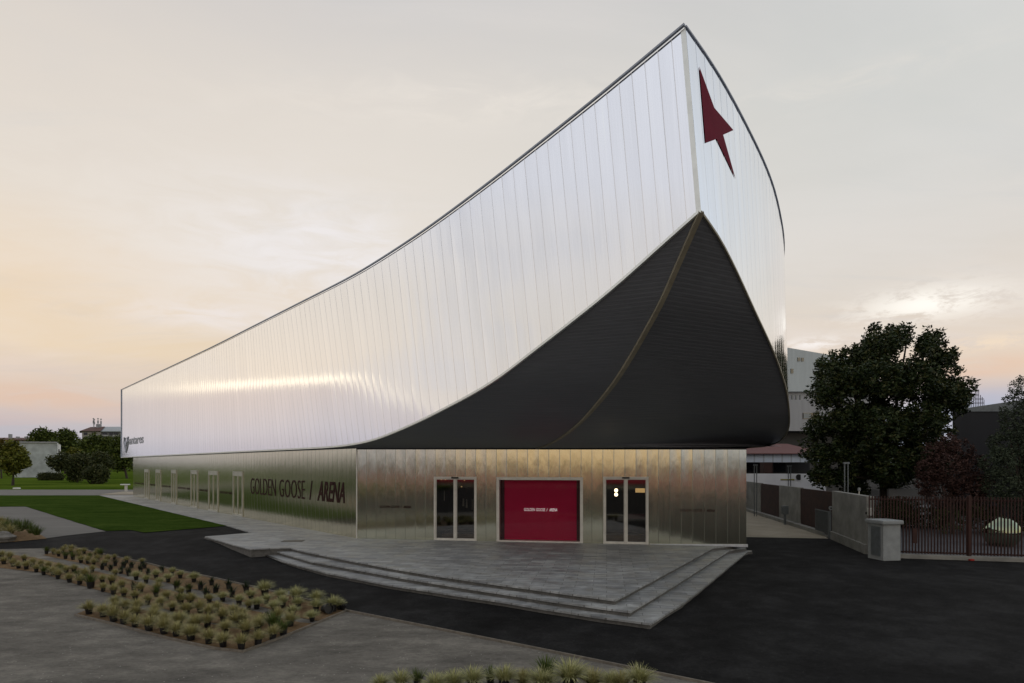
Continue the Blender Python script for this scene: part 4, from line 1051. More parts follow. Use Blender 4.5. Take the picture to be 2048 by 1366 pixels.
# hoarding
HA, HB = at(1470, HY, 52.5), at(1648, HY, 49.5)
HP = Plane((HA.x, HA.y), (HB.x, HB.y)); ho = empty('white_hoarding', HP.P(0, -.4), 'white panel hoarding with a yellow stripe and a black disc behind the lane wall', 'hoarding')
bprism(1470, 1652, 947, 947.5, None, 0, .1, 'panel', M['hoarding'], ho, HP)
bprism(1561, 1589, 958, 958, 960.5, .03, .02, 'yellow_stripe', simple('yellow_stripe', (.28, .25, .04), .6), ho, HP)
m = MB(); c = HP.P(*HP.hit(1597.5, 954.2), .04); m.tube([(c.x, c.y, c.z), (c.x, c.y-.03, c.z)], .25, 20); m.build('black_disc', M['black'], ho)
# dark shed far right
DA, DB = at(1930, HY, 46), at(2200, HY, 38)
DP = Plane((DA.x, DA.y), (DB.x, DB.y)); ds = empty('dark_shed', DP.P(0, -.4), 'large near-black shed with a slanting roofline behind the right-hand trees', 'building')
bprism(1905, 2200, 822, 778, None, 0, 12, 'wall', M['darkclad'], ds, DP)
bprism(1905, 2200, 820.5, 776.5, 823, .06, .1, 'roof_edge', M['galv'], ds, DP)
bprism(1740, 1800, 975, 975, None, 2.0, .2, 'annex_wall', M['render_grey'], ds, Plane((at(1740, HY, 40).x, 40), (at(1800, HY, 40).x, 40)))
# lattice tower
e = empty('lattice_tower', at(1953, 812, 90), 'thin purple-grey lattice structure poking above the dark shed', 'tower')
m = MB()
for i in range(9):
    x = 1940+i*3.5; h = 790 if i not in (3, 4, 5) else 775
    a, b = at(x, 830, 90), at(x, h+(4 if i % 2 else 0)+10*(i in (0, 8)), 90); m.tube([a, b], .06, 4)
for y in (778, 786, 794, 802): a, b = at(1940+(10 if y < 790 else 0), y+4, 90), at(1968-(10 if y < 790 else 0), y+4, 90); m.tube([a, b], .06, 4)
m.build('lattice', simple('lattice_paint', (.16, .15, .20), .6), e)

# ================================================================== TREES
def leaves(centers, n, size, asp=.55, droop=0.0, flat=.3, per=7, spread=.85):
    """centers: list of (c, radius vec); returns (N,4,3) leaf quads scattered near lobe surfaces and inside"""
    cs = np.array([c for c, r in centers]); rs = np.array([r for c, r in centers]); vol = (rs[:, 0]*rs[:, 1]*rs[:, 2])**(2/3); pr = vol/vol.sum()
    idx = rng.choice(len(cs), n, p=pr); dv = rng.normal(size=(n, 3)); dv /= np.linalg.norm(dv, axis=1)[:, None]
    rad = 1-np.abs(rng.normal(0, .22, n)); rad = np.clip(rad, .1, 1.08)
    P = cs[idx]+dv*rs[idx]*rad[:, None]
    # gather into twigs
    k = max(1, n//per); tw = P[:k]; own = rng.integers(0, k, n); jv = rng.normal(size=(n, 3)); jv /= np.linalg.norm(jv, axis=1)[:, None]; P = tw[own]+jv*(size*spread*1.5*rng.uniform(0, 1, n)[:, None]**.6)
    a = rng.normal(size=(n, 3)); a[:, 2] = a[:, 2]*(1-flat)-droop; a += dv[own % n]*.4; a /= np.linalg.norm(a, axis=1)[:, None]
    b = rng.normal(size=(n, 3)); b -= a*(a*b).sum(1)[:, None]; b /= np.linalg.norm(b, axis=1)[:, None]
    s = size*rng.uniform(.6, 1.3, n)[:, None]
    return np.stack([P-a*s*.5, P+b*s*asp*.5, P+a*s*.6, P-b*s*asp*.5], axis=1)
def lobes(c, rad, n, lr, squash=1.0, seed=0, top=.0):
    rs = random.Random(seed); out = []
    for i in range(n):
        while True:
            v = Vector((rs.uniform(-1, 1), rs.uniform(-1, 1), rs.uniform(-1, 1)))
            if v.length <= 1: break
        r = lr*rs.uniform(.65, 1.25)*(1-.35*max(0, v.z))
        out.append(((c[0]+v.x*rad[0], c[1]+v.y*rad[1], c[2]+v.z*rad[2]), (r, r, r*squash)))
    return out
def tree(name, base, lob, n, size, leafm, label, cat='tree', group=None, trunk_r=.2, fork=.35, extra=8, asp=.55, trunk=True, flat=.3, per=7, spread=.85):
    e = empty(name, base, label, cat, group)
    V = leaves(lob, n, size, asp, flat=flat, per=per, spread=spread)-np.array(base)
    me = fast_mesh('crown', V); link('crown', me, M[leafm], e)
    if trunk:
        m = MB(); b = Vector(base); cz = sum(c[2] for c, r in lob)/len(lob); cc = Vector((sum(c[0] for c, r in lob)/len(lob), sum(c[1] for c, r in lob)/len(lob), cz))
        fk = b.lerp(Vector((cc.x, cc.y, cz)), fork); m.tube([b, b.lerp(fk, .5)+Vector((.04, 0, 0)), fk], trunk_r, 8, trunk_r*.75)
        m.tube([fk, fk.lerp(cc, .6)+Vector((.1, .1, 0)), cc+Vector((0, 0, .3))], trunk_r*.75, 6, trunk_r*.25)
        for (c, r) in random.Random(3).sample(lob, min(extra, len(lob))):
            c = Vector(c); md = fk.lerp(c, .5)+Vector((0, 0, -.15)); m.tube([fk, md, c], trunk_r*.45, 5, trunk_r*.1)
        m.build('trunk', M['bark'], e, recalc=False)
    return e
# magnolia, lobes follow the photographed outline at its own distance
Ym = 39.0; gl = []
for px, py, r in ((1770, 690, 42), (1800, 672, 30), (1735, 705, 34), (1860, 690, 36), (1890, 712, 30), (1905, 735, 28), (1700, 760, 46), (1660, 745, 36), (1655, 790, 38), (1640, 850, 34), (1632, 905, 34), (1650, 950, 34), (1700, 955, 36),
                  (1760, 760, 60), (1830, 760, 58), (1890, 790, 44), (1920, 800, 30), (1760, 850, 66), (1840, 850, 60), (1700, 840, 50), (1700, 900, 46), (1780, 930, 60), (1860, 920, 56), (1620, 880, 22), (1745, 665, 16), (1812, 652, 12), (1930, 775, 22), (1720, 990, 26), (1680, 710, 24), (1845, 665, 14), (1875, 670, 12)):
    k = Ym/F
    for dy_ in (-2.2, 0.0, 2.2):
        if r < 30 and dy_ != 0: continue
        p = at(px+random.uniform(-6, 6), py+random.uniform(-6, 6), Ym+dy_*(r/50)); rr = r*k*(1 if dy_ == 0 else .75); gl.append(((p.x, p.y, p.z), (rr*(.88 if r > 36 else .74), rr*(.88 if r > 36 else .74), rr*(.82 if r > 36 else .72))))
pb = at(1770, HY, Ym)
tree('magnolia_tree', (pb.x, pb.y, -.45), gl, 95000, .22, 'leaf_magnolia', 'huge dark glossy-leaved tree rising behind the lane wall and bar gate', trunk_r=.35, fork=.4, extra=14, asp=.5, per=34, spread=1.15)
# plum
Yp = 34.0; gl = []
for px, py, r in ((1895, 890, 22), (1870, 905, 22), (1920, 900, 24), (1860, 940, 26), (1900, 940, 34), (1945, 935, 28), (1955, 970, 26), (1880, 980, 34), (1930, 985, 34), (1850, 970, 20)):
    p = at(px, py, Yp+random.uniform(-.6, .6)); rr = r*Yp/F; gl.append(((p.x, p.y, p.z), (rr, rr, rr)))
p = at(1905, HY, Yp); tree('plum_tree', (p.x, p.y, -.45), gl, 14000, .13, 'leaf_red', 'small reddish-brown leaved tree behind the bar gate', trunk_r=.12)
# olive-like tree at the edge
Yo = 33.0; gl = []
for px, py, r in ((2040, 850, 34), (2070, 830, 40), (2020, 890, 34), (1995, 925, 30), (2040, 930, 44), (2090, 900, 60), (2000, 970, 34), (2045, 990, 44), (1975, 960, 18), (1990, 880, 14), (2110, 980, 60)):
    p = at(px, py, Yo+random.uniform(-.8, .8)); rr = r*Yo/F; gl.append(((p.x, p.y, p.z), (rr, rr, rr)))
for px, py, r in ((2030, 775, 12), (2045, 762, 10), (2018, 800, 9), (2008, 822, 9), (2046, 800, 16)):
    p = at(px, py, Yo); rr = r*Yo/F; gl.append(((p.x, p.y, p.z), (rr, rr, rr*1.2)))
p = at(2060, HY, Yo); tree('grey_green_tree', (p.x, p.y, -.45), gl, 30000, .13, 'leaf_olive', 'feathery grey-green tree at the right edge above the mirror ball', trunk_r=.14, asp=.4)
# shrubs inside the yard, low
p = at(1965, HY, 34); tree('yard_shrub', (p.x, p.y, -.45), lobes((p.x, p.y, .6), (2.6, .8, .7), 12, .8, seed=5), 4000, .14, 'leaf_dark', 'dark low shrub on the yard paving behind the mirror ball', cat='shrub', trunk_r=.06, fork=.3)

for j, (px, w_, lab) in enumerate(((1790, 3.0, 'left dark hedge clump behind the sliding bar gate'), (1880, 3.2, 'dark hedge clump under the reddish tree'))):
    p = at(px, HY, 37); tree('yard_hedge', (p.x, p.y, -.45), lobes((p.x, p.y, .5), (w_/2, .6, .5), 10, .75, seed=50+j), 4000, .14, 'leaf_dark', lab, cat='hedge', trunk=False)
# left park
def ptree(name, px, base_y, tops, n, size, leafm, label, cat='tree', Y=None, trunk_r=.25, group=None, fork=.4, extra=8):
    gz_ = -.05; Y = Y or (CZ-gz_)*F/(base_y-HY); gl = []
    for x, y, r in tops:
        q_ = at(x, y, Y+random.uniform(-1, 1)*r*Y/F*.5); rr = r*Y/F; gl.append(((q_.x, q_.y, q_.z), (rr, rr, rr)))
    b = at(px, HY, Y); return tree(name, (b.x, b.y, gz_), gl, n, size, leafm, label, cat, group, trunk_r, fork, extra)
ptree('young_tree', 25.5, 971, [(25, 893, 9), (15, 905, 11), (35, 905, 12), (20, 920, 14), (38, 922, 14), (10, 925, 9), (28, 934, 13), (48, 925, 9), (45, 912, 8), (14, 935, 7), (26, 884, 5)], 5000, .50, 'leaf_lime', 'young yellow-green tree on the park lawn left of the concrete block', trunk_r=.22)
ptree('orange_tree', 3, 960, [(2, 890, 10), (-8, 900, 14), (8, 905, 9), (-4, 920, 14)], 2600, .55, 'leaf_autumn', 'orange-tinted tree at the left edge behind the young yellow-green tree', Y=150, trunk_r=.2)
ptree('round_shrub', 185, 968, [(180, 945, 12), (190, 950, 14), (196, 940, 11), (205, 948, 12), (200, 955, 11), (188, 960, 8), (203, 960, 8)], 3000, .45, 'leaf_dark', 'dense dark round shrub at the front of the park bushes', 'shrub', trunk_r=.1)
ptree('spreading_shrub', 155, 965, [(110, 925, 12), (125, 920, 15), (145, 930, 16), (160, 925, 18), (150, 945, 12), (165, 948, 12), (118, 932, 10), (175, 930, 14), (102, 920, 6), (200, 920, 16), (215, 925, 12)], 6000, .5, 'leaf_dark', 'wide dark shrub spreading beside the concrete block', 'shrub', trunk_r=.15, extra=10)
ptree('low_shrub', 147, 964, [(146, 952, 7), (150, 957, 6), (143, 958, 5)], 900, .4, 'leaf_green', 'low green shrub between the clipped hedge and the round shrub', 'shrub', trunk_r=.08)
# clipped hedge
Yh = 3.55*F/(961-HY); hc = at(101, 952, Yh); lo_h = []
for i in range(9): lo_h.append(((hc.x-1.9+i*.5, hc.y, .55), (.75, 1.0, .95)))
sc = Yh/F
lo_h = [((at(80+i*5.2, HY, Yh).x, Yh, -.05+7.5*sc), (4.5*sc, 5*sc, 8*sc)) for i in range(9)]
tree('clipped_hedge', (hc.x, hc.y, -.05), lo_h, 5000, .28, 'leaf_dark', 'low clipped dark hedge in front of the concrete block', 'hedge', trunk=False)
ptree('tall_park_tree', 85, 957, [(85, 868, 12), (70, 878, 12), (98, 876, 12), (85, 885, 18), (62, 890, 9), (105, 888, 10), (75, 895, 14)], 4500, .9, 'leaf_green', 'broad round-crowned tree rising behind the concrete block', Y=215, trunk_r=.35)
ptree('pointed_park_tree', 130, 957, [(122, 868, 9), (135, 870, 12), (145, 876, 10), (118, 882, 10), (130, 888, 16), (150, 888, 12), (140, 900, 16), (122, 905, 14)], 5000, .9, 'leaf_green', 'dark green tree standing between the concrete block and apartment block', Y=225, trunk_r=.35)
ptree('pale_green_bush', 146, 960, [(148, 905, 9), (140, 912, 8), (152, 914, 8)], 1200, .6, 'leaf_lime', 'light yellow-green bush top showing above the dark wide shrub', 'shrub', Y=150, trunk_r=.12)
ptree('willow_tree', 175, 957, [(165, 895, 12), (180, 888, 14), (195, 882, 12), (205, 890, 14), (175, 905, 16), (200, 905, 18), (215, 885, 10), (160, 908, 10), (188, 915, 16), (218, 900, 14)], 6500, .8, 'leaf_green', 'wide loose green tree in front of the apartment block', Y=175, trunk_r=.3)
ptree('corner_tree', 254, 957.5, [(235, 885, 12), (245, 895, 14), (230, 905, 14), (248, 915, 14), (225, 915, 12), (258, 925, 10), (235, 925, 12), (245, 880, 9), (262, 905, 14), (240, 932, 8)], 5500, .6, 'leaf_green', 'tree whose trunk stands on the park grass right by the arena corner', Y=150, trunk_r=.3)
ptree('background_tree', 58, 955, [(45, 905, 10), (55, 900, 9), (30, 905, 10)], 1500, .8, 'leaf_green', 'small distant tree top behind the left end of the concrete block', Y=230, trunk_r=.2)
# far treeline stuff
lb = []
for i in range(70): x = -420+i*6.5; lb.append(((x, 330+random.uniform(-10, 10), 1+random.uniform(0, 2)), (7, 5, random.uniform(3.5, 6))))
V = leaves(lb, 14000, 1.3); me = fast_mesh('far_treeline', V); tag(link('far_treeline', me, M['leaf_green']), 'far belt of trees along the park horizon', 'treeline', kind='stuff')
lb = []
for i in range(60): x = 20+i*8; lb.append(((x, 240+random.uniform(-10, 10), 1), (7, 5, random.uniform(3, 6))))
V = leaves(lb, 6000, 1.5); me = fast_mesh('far_treeline', V); tag(link('far_treeline', me, M['leaf_dark']), 'far belt of dark trees beyond the grey building', 'treeline', kind='stuff')

# concrete block in park
Yb = 3.55*F/(955-HY)
cb = empty('concrete_block', at(75, HY, Yb), 'windowless weathered concrete block standing on the park lawn', 'building'); cb.location.z = -.05
a, b, c_ = at(29, HY, Yb), at(113.8, HY, Yb+2), at(121.6, HY, Yb+18); zt_ = zat(885, Yb)
m = MB(); m.prism([(a.x, a.y), (b.x, b.y), (at(113.6, HY, c_.y+2).x, c_.y+2), (at(31, HY, c_.y+2).x, c_.y+2)], -.1, zt_)
m.build('wall', M['concrete_pale'], cb)
m = MB(); m.sweep([Vector((a.x, a.y-.1, zt_+.1)), Vector((b.x, b.y-.1, zt_+.1))], (0, 0, 1), (0, 1, 0), .35, .5); m.build('roof_edge', M['render_grey'], cb)
m = MB(); m.prism([(b.x+.05, b.y+.05), (c_.x, c_.y), (c_.x-1.2, c_.y+.6), (b.x-.5, b.y+1.2)], -.1, zt_-.02); sw = m.build('wall', M['hoarding'], cb); sw['label'] = 'pale end wall with a tall slit'
BPc = Plane((b.x+.05, b.y+.05), (c_.x, c_.y))
bar(BPc, BPc.L*.30, BPc.L*.60, .8, zt_-1.6, -.05, .05, 'slit_window', M['dark'], sw)
# small park fixtures
e = empty('park_sign', G(252, 983), 'small white slanted sign board on a post by the cross path', 'sign')
p = at(252, HY, e.location.y); 
m = MB(); m.box((p.x, p.y, e.location.z+.45), (.35, .08, .9)); m.build('post', M['frame'], e)
m = MB(); m.box((p.x-.1, p.y, e.location.z+.92), (1.0, .5, .12)); m.build('board', M['hoarding'], e)
p = G(33.5, 978); m = MB(); m.box((p.x, p.y, p.z+.1), (.75, .5, .2)); tag(m.build('ground_hatch', M['hoarding'], None, .02), 'tiny white flat hatch on the park lawn near the young tree', 'hatch')

# apartment block
Ya = 300.0
ap = empty('apartment_block', at(205, HY, Ya), 'pale apartment block with brown hipped roof and roof antennas', 'building'); ap.location.z = -.05
M['apt'] = simple('apartment_wall', (.30, .29, .27), .8, 0, .1, .2); M['apt_white'] = simple('apartment_white', (.36, .37, .38), .8, 0, .1, .2)
M['rooft'] = simple('brown_tiles', (.10, .05, .04), .85, 0, .15, .5); M['roofm'] = simple('grey_metal_roof', (.30, .34, .37), .5, .3, .1, .3)
def abox(px0, px1, y0, y1, Y, dep, name, mat, par):
    a, b = at(px0, y0, Y), at(px1, y1, Y); m = MB(); m.box(((a.x+b.x)/2, Y+dep/2, (a.z+b.z)/2), (b.x-a.x, dep, abs(a.z-b.z))); return m.build(name, mat, par)
abox(164, 202, 863, 925, Ya, 14, 'wall', M['apt'], ap); abox(202.3, 262, 863, 925, Ya+1, 14, 'wall', M['apt_white'], ap)
m = MB(); P = [at(159, 862, Ya-1), at(202, 862, Ya-1), at(202, 862, Ya+17), at(159, 862, Ya+17)]; P = [Vector((p.x, p.y, P[0].z)) for p in P]; r1, r2 = at(181, 854, Ya+8), at(210, 853, Ya+8)
for f in ([P[0], P[1], r2, r1], [P[3], P[2], r2, r1], [P[0], P[3], r1]): m.poly(f)
m.poly(P); m.build('roof', M['rooft'], ap)
m = MB(); P = [at(201, 862, Ya-.5), at(263, 862, Ya-.5), at(263, 853.5, Ya+9), at(209, 853.5, Ya+9)]; m.poly(P); m.poly([P[0], P[1], P[1]-Vector((0, 0, .4)), P[0]-Vector((0, 0, .4))]); m.build('roof', M['roofm'], ap)
for r_ in range(3):
    for i, x in enumerate((171, 187, 209, 222, 231)):
        y = 865+r_*8.5; b_ = abox(x-3.5, x+3.5, y, y+5, Ya-.15, .1, 'window', M['window_glass'], ap)
        if i in (1, 2, 4): abox(x-6, x+7, y+4.6, y+7.4, Ya-1.1, .9, 'balcony', M['apt_white'], ap)
abox(192, 198, 848, 856, Ya+6, 2, 'roof_cabin', M['render_grey'], ap)
for x, y in ((187, 836), (188.5, 838), (196, 836), (202, 837)):
    m = MB(); m.tube([at(x, 856, Ya+6), at(x, y, Ya+6)], .12, 5); mm_ = at(x, y+8, Ya+6); m.box((mm_.x, mm_.y, mm_.z), (.5, .5, 1.5)); mm_ = at(x, y+1.5, Ya+6); m.box((mm_.x, mm_.y, mm_.z), (.6, .4, .5)); m.build('antenna', M['render_grey'], ap)
Yf = 360.0
fb = empty('distant_block', at(28, HY, Yf), 'long low distant white block at the left edge of the horizon', 'building'); fb.location.z = -.05
abox(-40, 57, 879, 925, Yf, 14, 'wall', M['apt_white'], fb)
for i in range(9): abox(-12+i*8, -8+i*8, 881.5, 886, Yf-.1, .1, 'window', M['window_glass'], fb)
m = MB(); a, b = at(-45, 879, Yf-1), at(59, 879, Yf-1); m.poly([a, b, b+Vector((-2, 9, 1.5)), a+Vector((0, 9, 1.5))]); m.poly([a, b, b+Vector((0, 0, -.5)), a+Vector((0, 0, -.5))]); m.build('roof', M['rooft'], fb)
for x in (18, 33, 50): abox(x-1.5, x+1.5, 868 if x == 18 else 873, 879, Yf+4, 2, 'chimney', M['render_grey'], fb)

# ================================================================== POTTED PLANTS
def tuft_mesh(nb, L0, thmax, wdt, bend0, bend1, seg=5, seed=0, z0=.15, basr=.07, pw=.5):
    """dome of arching blades: each blade leaves the crown at th*bend0 and has bent over to th*(bend0+bend1) at its tip"""
    r = np.random.default_rng(seed); quads = []
    for i in range(nb):
        a = r.uniform(0, 2*math.pi); L = L0*r.uniform(.72, 1.12); th = thmax*r.uniform(0, 1)**pw; ph = a+r.uniform(-.25, .25)
        b0 = np.array([math.cos(a), math.sin(a), 0])*basr*min(1, th)+np.array([0, 0, z0]); dv = np.array([math.cos(ph), math.sin(ph), 0]); sd_ = np.array([-math.sin(ph), math.cos(ph), 0])
        pts = [b0]
        for k in range(seg):
            an = th*(bend0+bend1*(k+.5)/seg); pts.append(pts[-1]+(dv*math.sin(an)+np.array([0, 0, math.cos(an)]))*L/seg)
        for k in range(seg):
            w0, w1 = wdt*(1-k/seg)**.6+.0010, wdt*(1-(k+1)/seg)**.6+.0010
            quads.append([pts[k]-sd_*w0, pts[k]+sd_*w0, pts[k+1]+sd_*w1, pts[k+1]-sd_*w1])
    return fast_mesh('blades', np.array(quads))
def pot_mesh(r=.115, h=.22):
    m = MB(); m.lathe([(r*.78, 0), (r, h*.92), (r*1.08, h*.93), (r*1.08, h), (r*.95, h), (r*.9, h*.8)], (0, 0, 0), 12)
    me = bpy.data.meshes.new('pot'); me.from_pydata(m.v, [], m.f); me.materials.append(M['pot']); me.polygons.foreach_set('use_smooth', [True]*len(me.polygons)); return me
POT = pot_mesh()
VAR = {
 'pale': [tuft_mesh(380, .36, 1.35, .0060, .45, 1.05, 6, s) for s in range(5)],
 'olive': [tuft_mesh(330, .36, 1.45, .0062, .50, .85, 6, 20+s, pw=.6) for s in range(5)],
 'dark': [tuft_mesh(46, .34, 1.25, .015, .75, .35, 3, 40+s, pw=.7) for s in range(4)],
 'green': [tuft_mesh(110, .40, 1.1, .009, .55, .5, 4, 60+s, pw=.7) for s in range(3)],
}
MK = {'pale': M['grass_pale'], 'olive': M['grass_olive'], 'dark': M['grass_dark'], 'green': M['grass_green']}
for k, L in VAR.items():
    for me in L: me.materials.append(MK[k])
ORD = ['first', 'second', 'third', 'fourth', 'fifth', 'sixth', 'seventh', 'eighth', 'ninth', 'tenth', 'eleventh', 'twelfth', 'thirteenth', 'fourteenth', 'fifteenth', 'sixteenth', 'seventeenth', 'eighteenth', 'nineteenth', 'twentieth']
KN = {'pale': ('grass_tuft', 'pale green arching grass tuft', 'grass tuft'), 'olive': ('grass_tuft', 'olive fluffy grass tuft', 'grass tuft'), 'dark': ('spiky_plant', 'dark spiky plant', 'potted plant'), 'green': ('upright_grass', 'deep green upright plant', 'potted plant')}
def ordn(i, n, where):
    if n == 1: return 'the only one '+where
    if n > 40: return ORD[i//5]+' '+ORD[i % 5]+' from left '+where if False else (ORD[min(i, n-1-i)] if min(i, n-1-i) < 20 else 'middle '+ORD[min(i, n-1-i)-20])+(' from left ' if i <= n-1-i else ' from right ')+where
    if i <= n-1-i: return ORD[i]+' from left '+where
    return ORD[n-1-i]+' from right '+where
SC = .67
def plants(lst, where, group, lift=.02, pot=True):
    """lst: (px, py, kind, scale)"""
    by = {}
    for it in lst: by.setdefault(it[2], []).append(it)
    for kind, its in by.items():
        its.sort(); nm, lab, cat = KN[kind]
        for i, (px, py, _, s) in enumerate(its):
            p = G(px, py); e = bpy.data.objects.new(nm, None); C.objects.link(e); e.location = (p.x, p.y, groundz(p.x, p.y)+lift)
            e.rotation_euler = (random.uniform(-.08, .08), random.uniform(-.08, .08), random.uniform(0, 6.28)); sc_ = s*SC*random.uniform(.90, 1.10); e.scale = (sc_, sc_, sc_*random.uniform(.9, 1.1))
            tag(e, lab+', '+ordn(i, len(its), where), cat, group)
            o = bpy.data.objects.new('blades', random.choice(VAR[kind])); C.objects.link(o); o.parent = e
            if pot: o = bpy.data.objects.new('pot', POT); C.objects.link(o); o.parent = e
def inside_poly(x, y, P):
    c = False; n = len(P)
    for i in range(n):
        (x1, y1), (x2, y2) = P[i], P[(i+1) % n]
        if (y1 > y) != (y2 > y) and x < (x2-x1)*(y-y1)/(y2-y1)+x1: c = not c
    return c
def fill(poly, taken, n, dmin, kind, sc, seed):
    rs = random.Random(seed); out = []; W = [G(x, y) for x, y in poly]; PW_ = [(p.x, p.y) for p in W]; T = [G(x, y).xy for x, y in taken]
    x0, x1 = min(p[0] for p in PW_), max(p[0] for p in PW_); y0, y1 = min(p[1] for p in PW_), max(p[1] for p in PW_)
    for _ in range(6000):
        if len(out) >= n: break
        x, y = rs.uniform(max(x0, -24), x1), rs.uniform(y0, y1)
        if not inside_poly(x, y, PW_) or not inside_poly(x+.12, y-.1, PW_) or any((Vector((x, y))-t_).length < dmin for t_ in T): continue
        T.append(Vector((x, y))); z = groundz(x, y); out.append((CX+F*x/y, HY+(CZ-z)*F/y, kind, sc*rs.uniform(.8, 1.1)))
    return out
def c2(L, ox=0, oy=1060, s=5.12): return [(ox+x/s, oy+y/s) for x, y in L]
A = []
dkA = [(1048, 410), (1135, 425), (1180, 375), (1238, 450), (1265, 395), (1320, 475), (1345, 395), (1440, 435), (1480, 400), (1520, 470), (1660, 440)]
A += [(x, y, 'dark', 1.0) for x, y in c2(dkA)]
A += [(x, y, 'pale', .95) for x, y in c2([(1395, 515), (1497, 550), (1600, 500), (1632, 580), (1722, 540), (1765, 470), (1845, 500), (1985, 540)])]
A += [(x, y, 'green', 1.0) for x, y in c2([(1810, 620), (1935, 655), (475, 250), (670, 300), (750, 310), (920, 305), (1030, 285)])]
A += [(x, y, 'olive', .9) for x, y in c2([(550, 255), (640, 240), (730, 225), (800, 265), (830, 340), (900, 350), (960, 365), (860, 250), (1100, 330), (1000, 330)])]
A += [(x, y, 'dark', 1.05) for x, y in c2([(20, 412), (140, 447), (260, 412), (325, 495), (375, 367), (415, 445), (550, 402), (585, 490), (730, 442)], 350, 1100)]
A += [(x, y, 'pale', 1.0) for x, y in c2([(195, 332), (490, 532), (655, 572), (780, 522), (835, 607), (935, 558), (1080, 517), (1105, 597), (1015, 642), (1260, 612), (1205, 692), (1440, 645), (1405, 737)], 350, 1100)]
A += [(x, y, 'pale', 1.35) for x, y in c2([(925, 480), (1245, 540), (1450, 565), (1620, 635)], 350, 1100)]
A += [(x, y, 'pale', 1.05) for x, y in c2([(1680, 615)], 350, 1100)]
plants(A, 'in upper bed', 'potted plants in the upper bed')
plants(fill([(86, 1111), (118, 1100), (150, 1097), (197, 1108), (290, 1128), (290, 1152), (230, 1146), (160, 1127)], [(i[0], i[1]) for i in A], 10, .40, 'olive', .85, 5), 'in upper bed infill', 'potted plants in the upper bed')
B = []
B += [(x, y, 'olive', 1.0) for x, y in c2([(40, 355), (135, 380), (190, 400), (270, 410), (370, 435), (545, 470), (595, 505), (715, 540), (815, 565), (1055, 635), (1160, 665), (1265, 690), (1385, 725), (1510, 770), (1645, 800), (1765, 835), (1905, 885), (-60, 330)])]
BK = [(x, y, 'olive', 1.0) for x, y in c2([(100, 310), (250, 330), (330, 380), (420, 390), (500, 400), (600, 420), (680, 450), (870, 500), (760, 440), (1050, 545), (1150, 570), (1250, 610), (1440, 650), (1700, 730), (1950, 770), (-40, 290), (20, 290)])]
plants(BK, 'in middle bed back row', 'potted plants in the middle bed')
B += [(x, y, 'green', .9) for x, y in c2([(447, 465), (635, 435), (800, 500), (1600, 690), (1840, 770)])]
B += [(x, y, 'green', 1.4) for x, y in c2([(930, 600)])]
B += [(x, y, 'dark', 1.0) for x, y in c2([(1370, 625)])]
B += [(x, y, 'olive', 1.05) for x, y in c2([(115, 682), (60, 565), (260, 655), (345, 692), (330, 805), (500, 745), (685, 705), (690, 775), (880, 785), (1050, 745), (160, 570), (1180, 790), (420, 650), (600, 690)], 350, 1100)]
B += [(x, y, 'dark', .9) for x, y in c2([(950, 742)], 350, 1100)]
plants(fill(bedB, [(i[0], i[1]) for i in B+BK], 12, .42, 'olive', 1.0, 3), 'in middle bed infill', 'potted plants in the middle bed')
plants(B, 'in middle bed front row', 'potted plants in the middle bed')
Cc = [(x, y, 'olive', 1.15) for x, y in c2([(1055, 900), (1165, 950), (1265, 975), (1385, 1005), (1525, 1045), (1680, 1075), (1805, 1100), (1955, 1140), (1290, 840), (1400, 860), (1180, 840), (1680, 985), (1830, 985), (2000, 1030)])]
Cc += [(x, y, 'olive', 1.15) for x, y in c2([(160, 930), (345, 970), (495, 1005), (680, 1030), (850, 985), (1000, 930), (510, 865), (720, 895), (850, 845), (220, 805), (620, 790), (40, 800)], 350, 1100)]
Cc += [(x, y, 'green', 1.25) for x, y in c2([(1110, 885), (1000, 850)], 350, 1100)]
plants(fill(bedC, [(i[0], i[1]) for i in Cc], 5, .42, 'olive', 1.05, 4), 'in lowest bed infill', 'potted plants in the lowest bed')
plants(Cc, 'in lowest bed', 'potted plants in the lowest bed')
# foreground row
FR = [(762, 1384, 'pale', 1.0), (800, 1384, 'pale', 1.0), (905, 1386, 'pale', 1.25), (945, 1382, 'pale', 1.25), (1008, 1382, 'pale', 1.3), (1045, 1380, 'olive', 1.2), (1082, 1384, 'pale', 1.25), (1140, 1380, 'pale', 1.55), (1185, 1384, 'olive', 1.2), (1222, 1386, 'pale', 1.1), (1278, 1386, 'pale', 1.5), (1245, 1388, 'olive', 1.2), (836, 1378, 'green', .95), (981, 1370, 'green', 1.0), (1095, 1368, 'green', 1.45), (870, 1392, 'pale', 1.1)]
SC = .68
plants(FR, 'in nearest row', 'plants in the nearest row')
# left bed
SC = .75
LBp = [(x, y, 'green', 1.9) for x, y in ((18, 1070), (30, 1066), (42, 1073), (53, 1068), (62, 1076), (74, 1079), (12, 1060), (-8, 1062))]+[(x, y, 'olive', 2.0) for x, y in ((2, 1062), (-6, 1074), (20, 1078), (6, 1068))]
plants(LBp, 'in small left bed', 'plants in the small left bed', pot=False)
p = G(6, 1083); me = bpy.data.meshes.new('boulder'); bm = bmesh.new(); bmesh.ops.create_icosphere(bm, subdivisions=3, radius=1)
for v in bm.verts:
    k = 1+.15*math.sin(v.co.x*3+1)*math.cos(v.co.y*4)+.08*math.sin(v.co.z*7); v.co = Vector((v.co.x*.55*k, v.co.y*.4*k, v.co.z*.3*k))
bm.to_mesh(me); bm.free(); o = link('boulder', me, M['rock']); o.location = (p.x, p.y, p.z+.15); tag(o, 'pale rounded boulder at the edge of the small left bed', 'boulder')
